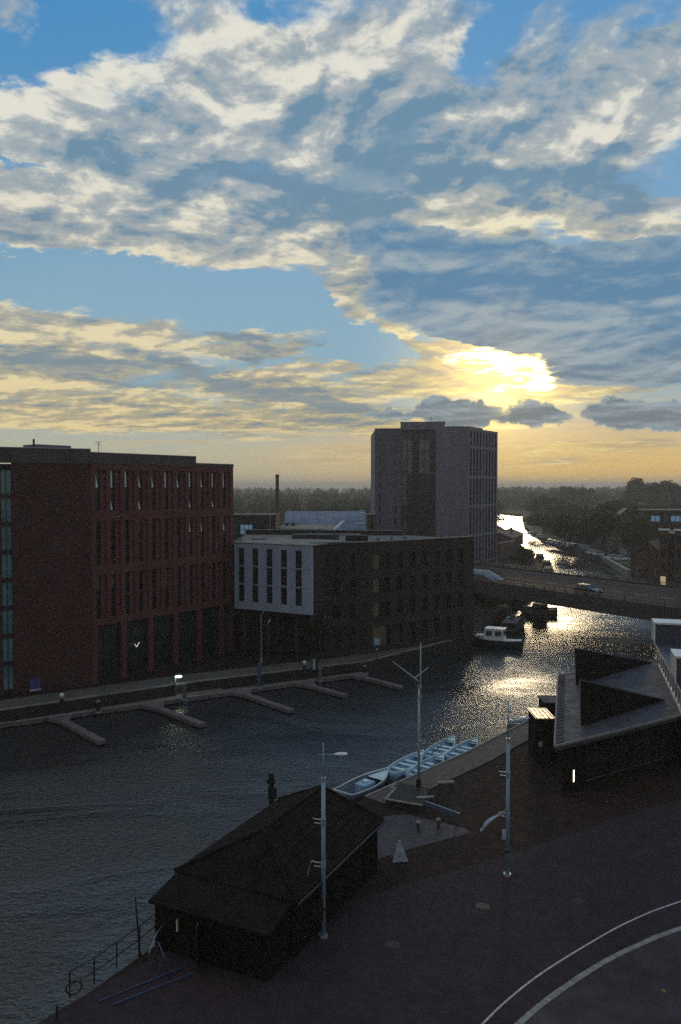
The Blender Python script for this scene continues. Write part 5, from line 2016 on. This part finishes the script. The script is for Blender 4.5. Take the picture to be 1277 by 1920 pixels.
plant(1004, 936, 560, 20, 'tree at the canal bend nearest the tower edge', 0)
plant(1030, 955, 400, 18, 'tree on the right bank just past the canal glare', 1)
plant(1050, 945, 350, 19, 'tree on the right bank above the far row of parked cars', 2)
plant(1085, 960, 300, 15, 'bushy tree in front of the pale terrace', 3)
plant(1122, 948, 320, 19, 'dark tree between the pale terrace and the gabled house', 0)
plant(1160, 938, 380, 20, 'tree rising behind the gabled brick house', 1)
plant(1205, 945, 300, 16, 'tree left of the office with blue windows', 2)
plant(1062, 911, 620, 17, 'rounded tree breaking the skyline, leftmost of three above the cars', 3, 'skyline trees')
plant(1085, 915, 600, 15, 'rounded tree breaking the skyline, middle of three above the cars', 0, 'skyline trees')
plant(1105, 914, 640, 15, 'rounded tree breaking the skyline, rightmost of three above the cars', 2, 'skyline trees')
plant(1192, 898, 520, 20, 'tallest skyline tree, left of the group at the right edge', 1, 'skyline trees')
plant(1238, 901, 480, 24, 'broad skyline tree above the office with blue windows', 3, 'skyline trees')
plant(1272, 905, 460, 20, 'skyline tree cut by the right edge of the picture', 0, 'skyline trees')
plant(1262, 930, 420, 26, 'dense tree behind the office with blue windows', 2)
plant(1030, 930, 480, 24, 'wide tree behind the far row of parked cars', 3)
plant(1016, 942, 500, 16, 'tree right of the canal bend', 2)
plant(1060, 962, 262, 12, 'dark tree in front of the left house of the low terrace', 1)
plant(1098, 968, 250, 11, 'round tree in front of the right house of the low terrace', 0)
plant(1130, 960, 240, 13, 'dark tree beside the second row of parked cars', 2)
plant(1190, 968, 215, 10, 'tree in front of the gabled brick house by the fence', 3)
plant(1145, 945, 300, 17, 'full dark tree left of the gabled brick house', 1)
plant(1228, 952, 255, 13, 'dark tree against the left end of the office with blue windows', 0)
plant(1020, 962, 330, 15, 'dark tree above the farthest parked cars', 3)
tr = make_tree('small dark tree in front of the white wing of the apartments', 5.8, 2.8, 77, 1800, .14, M_leaf2, None, 'courtyard_tree')
tr.location = (-2.6, 84.6, G)
tr = make_tree('small bushy tree on the left bank just beyond the bridge', 3.4, 6.5, 79, 2600, .2, M_leaf2, 'bushes on the left bank', 'bank_bush', .42, .5)
tr.location = (49.3, 214, G)
tr = make_tree('second bushy tree on the left bank by the tower corner', 3.0, 5.5, 83, 2400, .2, M_leaf2, 'bushes on the left bank', 'bank_bush', .42, .5)
tr.location = (46.4, 203, G)
tr = make_tree('low wide bush at the water edge right of the other left bank bushes', 2.4, 5.0, 89, 2000, .2, M_leaf, 'bushes on the left bank', 'bank_bush', .42, .5)
tr.location = (51.5, 222, G)


def woodland(name, label_spots, seed, n_leaf, size, m):
    r = random.Random(seed)
    vs, fs = [], []
    base = [leaf_cloud(n_leaf, 1, 1, 1, size, seed + k, 9) for k in range(6)]
    for (x, y, w, h) in label_spots:
        bv, bf = r.choice(base)
        a = r.uniform(0, 6.28)
        ca, sa = math.cos(a), math.sin(a)
        k = len(vs)
        vs += [((v.x * ca - v.y * sa) * w / 2 + x, (v.x * sa + v.y * ca) * w / 2 + y, G + h * .5 + v.z * h * .5) for v in bv]
        fs += [tuple(i + k for i in f) for f in bf]
        vs_t = [(x - .3, y, G), (x + .3, y, G), (x + .2, y, G + h * .6), (x - .2, y, G + h * .6)]
        k = len(vs)
        vs += vs_t
        fs.append((k, k + 1, k + 2, k + 3))
    me = bpy.data.meshes.new(name)
    me.from_pydata([tuple(v) for v in vs], [], fs)
    me.materials.append(m)
    o = bpy.data.objects.new(name, me)
    COL.objects.link(o)
    o['kind'] = 'stuff'
    return o


r2 = random.Random(5)
spots = []
for k in range(900):                                   # the woods behind the town, left of the tower and on across
    y = 380 + 1150 * r2.random() ** 1.6
    px = r2.uniform(-250, 760) if k < 740 else r2.uniform(760, 930)
    x = (px - 638.5) / F * y
    h = (13 + 3.5 * r2.random()) if y > 600 else 9.5 + 4 * r2.random()
    if y > 950:
        h = 16.5 + 3.2 * r2.random()
    spots.append((x, y, 13 + 6 * r2.random(), h))
o = woodland('far_woodland', spots, 11, 150, .13, M_leaf2)
tag(o, 'hazy band of woodland on the horizon behind the town', 'woodland')
spots = []
for k in range(420):
    y = 640 + 900 * r2.random() ** 1.3
    px = r2.uniform(925, 1600)
    x = (px - 638.5) / F * y
    if x < 150 and y < 720:
        continue
    spots.append((x, y, 14 + 6 * r2.random(), (17.5 if y > 950 else 14) + 4 * r2.random()))
for k in range(60):
    y = r2.uniform(745, 860)
    px = r2.uniform(840, 1040)
    spots.append(((px - 638.5) / F * y, y, 13 + 5 * r2.random(), 9 + 6 * r2.random()))
for k in range(34):
    y = r2.uniform(575, 745)
    spots.append((139 + r2.random() * 70 - max(0, y - 640) * .12, y, 13, 9 + 5 * r2.random()))
for k in range(70):
    y = 330 + 260 * r2.random()
    x = r2.uniform(150, 330) + (y - 330) * .2
    spots.append((x, y, 12 + 5 * r2.random(), 12 + 5 * r2.random()))
o = woodland('canal_woodland', spots, 23, 170, .13, M_leaf)
tag(o, 'hazy woodland beyond the canal on the right horizon', 'woodland')


# ------------------------------------------------------------------ houses and parked cars on the right bank
def gable_house(label, px, y, w, dpt, eave, ridge, rz, wallm, roofm, wins=(2, 3), name='house'):
    x = (px - 638.5) / F * y
    t = thing(name, label, 'house', (x, y, G), rz)
    B(-w / 2, w / 2, 0, dpt, 0, eave).build('wall', wallm, t)
    for yy in (0, dpt):
        s = .001 if yy == 0 else -.001
        MB().add([(-w / 2, yy + s, eave), (w / 2, yy + s, eave), (0, yy + s, ridge), (-w / 2, yy + s * 200, eave), (w / 2, yy + s * 200, eave), (0, yy + s * 200, ridge)], [(0, 1, 2), (5, 4, 3), (0, 3, 4, 1), (1, 4, 5, 2), (2, 5, 3, 0)]).build('gable', wallm, t)
    r = MB()
    for sg in (-1, 1):
        a = [(sg * (w / 2 + .3), -.35, eave - .2), (0, -.35, ridge + .05), (0, dpt + .35, ridge + .05), (sg * (w / 2 + .3), dpt + .35, eave - .2)]
        r.add(a + [(p[0], p[1], p[2] + .18) for p in a], [(3, 2, 1, 0), (4, 5, 6, 7), (0, 1, 5, 4), (1, 2, 6, 5), (2, 3, 7, 6), (3, 0, 4, 7)])
    ro = r.build('roof', roofm, t)
    B(w * .15, w * .15 + .7, dpt * .6, dpt * .6 + .7, ridge - 1.2, ridge + 1.1).build('chimney', M_brown, ro)
    B(-.06, .06, -.4, dpt + .4, ridge + .2, ridge + .32).build('ridge_tile', M_conc, ro)
    for i in range(wins[0]):
        for j in range(wins[1]):
            xx = -w / 2 + w * (i + .5) / wins[0]
            zz = .9 + j * (eave - .4) / max(1, wins[1])
            fo = B(xx - .55, xx + .55, -.06, .0005, zz, zz + 1.35).build('window', M_paint, t)
            B(xx - .48, xx + .48, -.075, -.062, zz + .08, zz + 1.27).build('pane', M_glass, fo)
    B(-w * .12 - .45, -w * .12 + .45, -.05, .0004, 0, 2.05).build('door', M_frame, t)
    return t


gable_house('brick gabled house among the trees above the parked cars', 1176, 262, 7.0, 9, 9.0, 12.0, R(-12), M_brown, M_tile, (2, 3))
gable_house('brown house with a steep clay roof beside the bridge end', 1218, 168, 7.5, 10, 4.6, 7.6, R(-35), M_brown, M_tile, (2, 1))
gable_house('pale rendered house under the trees left of the gabled brick house', 1155, 235, 5.0, 8, 4.4, 6.4, R(-12), M_palebrick, M_tile, (2, 2))
for i, px in enumerate((1072, 1090, 1108)):
    gable_house(('left', 'middle', 'right')[i] + ' house of the pale low terrace behind the parked cars', px, 283 - i * 7, 5.2, 8, 4.0, 5.8, R(-14), M_palebrick, M_slate, (2, 2))
gable_house('long brown brick building on the left bank at the tower foot', 936, 250, 8.5, 26, 3.4, 4.9, R(-20), M_brown, M_tile, (2, 1))
gable_house('dim house half hidden by trees near the canal bend', 1040, 345, 9, 10, 8.0, 11.5, R(-15), M_brown, M_slate, (2, 3))


def office():
    x = (1252 - 638.5) / F * 235
    t = thing('blue_window_office', 'dark flat roofed office with a lit row of blue windows at the right edge', 'building', (x, 235, G), R(-8))
    B(-6, 9, 0, 10, 0, 12.2).build('wall', M_dbrick, t)
    B(-6.4, 9.4, -.4, 10.4, 12.2, 12.6).build('roof', M_roof, t)
    for xx in (-4.6, -3.3, -.9, 1.0, 2.3, 3.6, 5.0):
        fo = B(xx - .1, xx + 1.2, -.05, .001, 9.1, 10.9).build('window', M_frame, t)
        B(xx, xx + 1.1, -.08, -.052, 9.2, 10.8).build('pane', M_blueglow if xx != -.9 else M_bglass, fo)
    for k in range(6):
        fo = B(-5.4 + k * 2.2, -4.2 + k * 2.2, -.05, .001, 5.2, 6.8).build('window', M_frame, t)
        B(-5.3 + k * 2.2, -4.3 + k * 2.2, -.08, -.052, 5.3, 6.7).build('pane', M_glass, fo)
    x = (1270 - 638.5) / F * 150
    t = thing('bay_front_flats', 'brick flats with tall vertical bays and pale caps cut by the right edge', 'building', (x, 150, G), R(-30))
    B(-3.0, 14, .6, 12, 0, 10.6).build('wall', M_brown, t)
    for k in range(6):
        x0 = -3.0 + k * 2.7
        b = B(x0, x0 + 1.5, -.5, .6, 0, 11.2).build('bay', M_brown, t)
        B(x0 - .2, x0 + 1.7, -.7, .7, 11.2, 11.45).build('bay_cap', M_paint, b)
        for j in range(4):
            w = B(x0 + .3, x0 + 1.2, -.53, -.499, .9 + j * 2.6, 2.5 + j * 2.6).build('window', M_glass if (k, j) != (0, 0) else M_dimglow, b)
        for j in range(4):
            B(x0 + 1.72, x0 + 2.45, .57, .601, .9 + j * 2.6, 2.6 + j * 2.6).build('window', M_glass, t)


office()


def make_car(label, group='cars parked along the far bank'):
    t = thing('parked_car', label, 'car', (0, 0, 0), 0, group)
    prof = [(-2.0, .35), (-2.02, .75), (-1.75, .92), (-1.0, .98), (-.55, 1.0), (.9, 1.0), (1.95, .85), (2.05, .6), (2.0, .35)]
    mb = MB()
    n = len(prof)
    vs = [(x, -.86, z) for x, z in prof] + [(x, .86, z) for x, z in prof]
    mb.add(vs, [tuple(range(n)), tuple(range(n, 2 * n))[::-1]] + [(i, (i + 1) % n, n + (i + 1) % n, n + i) for i in range(n)])
    mb.build('body', M_carw, t, bevel=.05)
    c = MB().add([(-1.75, -.76, .93), (1.0, -.76, .98), (1.0, .76, .98), (-1.75, .76, .93), (-1.35, -.6, 1.46), (.25, -.6, 1.46), (.25, .6, 1.46), (-1.35, .6, 1.46)],
                 [(0, 1, 5, 4), (1, 2, 6, 5), (2, 3, 7, 6), (3, 0, 4, 7)]).build('glasshouse', M_glass, t)
    B(-1.38, .28, -.62, .62, 1.455, 1.50).build('roof', M_carw, t, bevel=.02)
    for x in (-1.25, 1.3):
        for y in (-.8, .8):
            w = MB().tube([(x, y - .1, .33), (x, y + .1, .33)], .33, 14).build('wheel', M_rubber, t)
            MB().tube([(x, y - .105, .33), (x, y + .105, .33)], .19, 10).build('rim', M_metal, w)
    for y in (-.6, .6):
        B(2.0, 2.06, y - .16, y + .16, .62, .76).build('headlight', M_paint, t)
        B(-2.05, -2.0, y - .16, y + .16, .68, .82).build('tail_light', M_red, t)
    return t


M_carw = mat('car_paint_white', (.62, .64, .68), .3, .2, var=.05)
M_carg = mat('car_paint_grey', (.16, .17, .19), .3, .4, var=.05)
M_card = mat('car_paint_dark', (.02, .02, .028), .25, .3, var=.05)
car0 = make_car('')
cars = []
sp = [(1166, 1052, 0), (1152, 1050, 0), (1140, 1046, 1), (1126, 1043, 0), (1114, 1040, 0), (1080, 1028, 2), (1072, 1027, 0), (1062, 1026, 1), (1052, 1023, 0), (1042, 1021, 0), (1034, 1019, 0), (1014, 1010, 0), (1006, 1007, 1), (998, 1003, 0)]
words = ['first', 'second', 'third', 'fourth', 'fifth', 'sixth', 'seventh', 'eighth', 'ninth', 'tenth', 'eleventh', 'twelfth', 'thirteenth', 'last']
for i, (px, py, c) in enumerate(sp):
    o = car0 if i == 0 else copy_tree(car0)
    p = P(px, py, G)
    o.location = p
    o.rotation_euler = (0, 0, R(20 + rng.uniform(-6, 6)))
    if c:
        recolour(o, M_carw, (M_carw, M_carg, M_card)[c])
    o['label'] = '%s car parked on the far bank, %s counting away from the bridge' % (('white', 'grey', 'black')[c], words[i])
# the car crossing the bridge
o = copy_tree(car0)
o.name = 'bridge_car'
p = BF(42 + 15.5, -3.6, ZB - .92)
o.location = p
o.rotation_euler = (0, 0, math.atan2(BD.y, BD.x))
recolour(o, M_carw, M_card)
o['label'] = 'dark car driving along the near lane of the bridge'
o['group'] = 'cars on the bridge'


def lamp_on_bridge():
    for i, u in enumerate((34, 58)):
        p = BF(u, -19.3, ZB - .8)
        s = thing('bridge_lamp', ('left' if i == 0 else 'right') + ' slim lamp post on the far side of the bridge', 'street lamp', p, 0, 'bridge lamps')
        MB().tube([(0, 0, 0), (0, 0, 5.5)], [.08, .05], 8).build('column', M_frame, s)
        MB().bar((0, 0, 5.5), (-.5, -.5, 5.6), .1, .08).build('lamp_head', M_metal, s)


# stone ramp wall down to the water on the right bank
a, b = P(1130, 1050, G), P(1180, 1084, G)
t = thing('ramp_wall', 'pale sloping stone ramp wall on the right bank beyond the bridge', 'wall', a, math.atan2(b.y - a.y, b.x - a.x))
L_ = (b - a).length
MB().add([(0, -.4, 0), (L_, -.4, 0), (L_, .4, 0), (0, .4, 0), (0, -.4, 1.0), (L_, -.4, 1.6), (L_, .4, 1.6), (0, .4, 1.0)],
         [(3, 2, 1, 0), (4, 5, 6, 7), (0, 1, 5, 4), (1, 2, 6, 5), (2, 3, 7, 6), (3, 0, 4, 7)]).build('stonework', M_conc, t)
MB().bar((0, 0, 1.06), (L_, 0, 1.66), .95, .1).build('coping', M_kerb, t)

# white paling fence before the terrace
for (pa, pb, lab, nn) in (((1062, 1026), (1116, 1035), 'pale paling fence before the low terrace on the far bank', 22), ((1150, 1032), (1190, 1046), 'pale paling fence below the gabled brick house', 18)):
    a, b = P(*pa, G), P(*pb, G)
    a.y += 6
    b.y += 6
    t = thing('paling_fence', lab, 'fence', a, math.atan2(b.y - a.y, b.x - a.x), 'paling fences')
    L_ = (b - a).length
    for z in (.4, 1.3):
        B(0, L_, .03, .08, z, z + .1).build('rail', M_white, t)
    for k in range(nn):
        B(L_ * k / nn, L_ * k / nn + L_ / nn * .6, 0, .03, .1, 1.7).build('paling', M_white, t)

# left bank brick boundary wall past the tower
for (pa, pb, h, lab) in (((931, 1052), (985, 1046), 4.2, 'brown brick boundary wall beside the canal at the tower foot'),):
    y = 214.0
    xa, xb = 42.4, 47.5
    t = thing('boundary_wall', lab, 'wall', (xa, y, G), R(60))
    B(0, 14, -.2, .2, 0, h).build('brickwork', M_brown, t)
    B(-.05, 14.05, -.28, .28, h, h + .15).build('coping', M_conc, t)

# ------------------------------------------------------------------ evening haze
hz = MB().box(-5100, 5100, -700, 9100, -3.0, 48.0).build('haze', [])
hz['kind'] = 'stuff'
tag(hz, 'thin warm evening haze over the whole town', 'haze')
hm = bpy.data.materials.new('haze')
hm.use_nodes = True
nt = hm.node_tree
nt.nodes.clear()
pv = nt.nodes.new('ShaderNodeVolumePrincipled')
pv.inputs['Color'].default_value = (.95, .90, .88, 1)
pv.inputs['Density'].default_value = .00042
pv.inputs['Anisotropy'].default_value = .35
ou = nt.nodes.new('ShaderNodeOutputMaterial')
nt.links.new(pv.outputs[0], ou.inputs['Volume'])
hz.data.materials.append(hm)
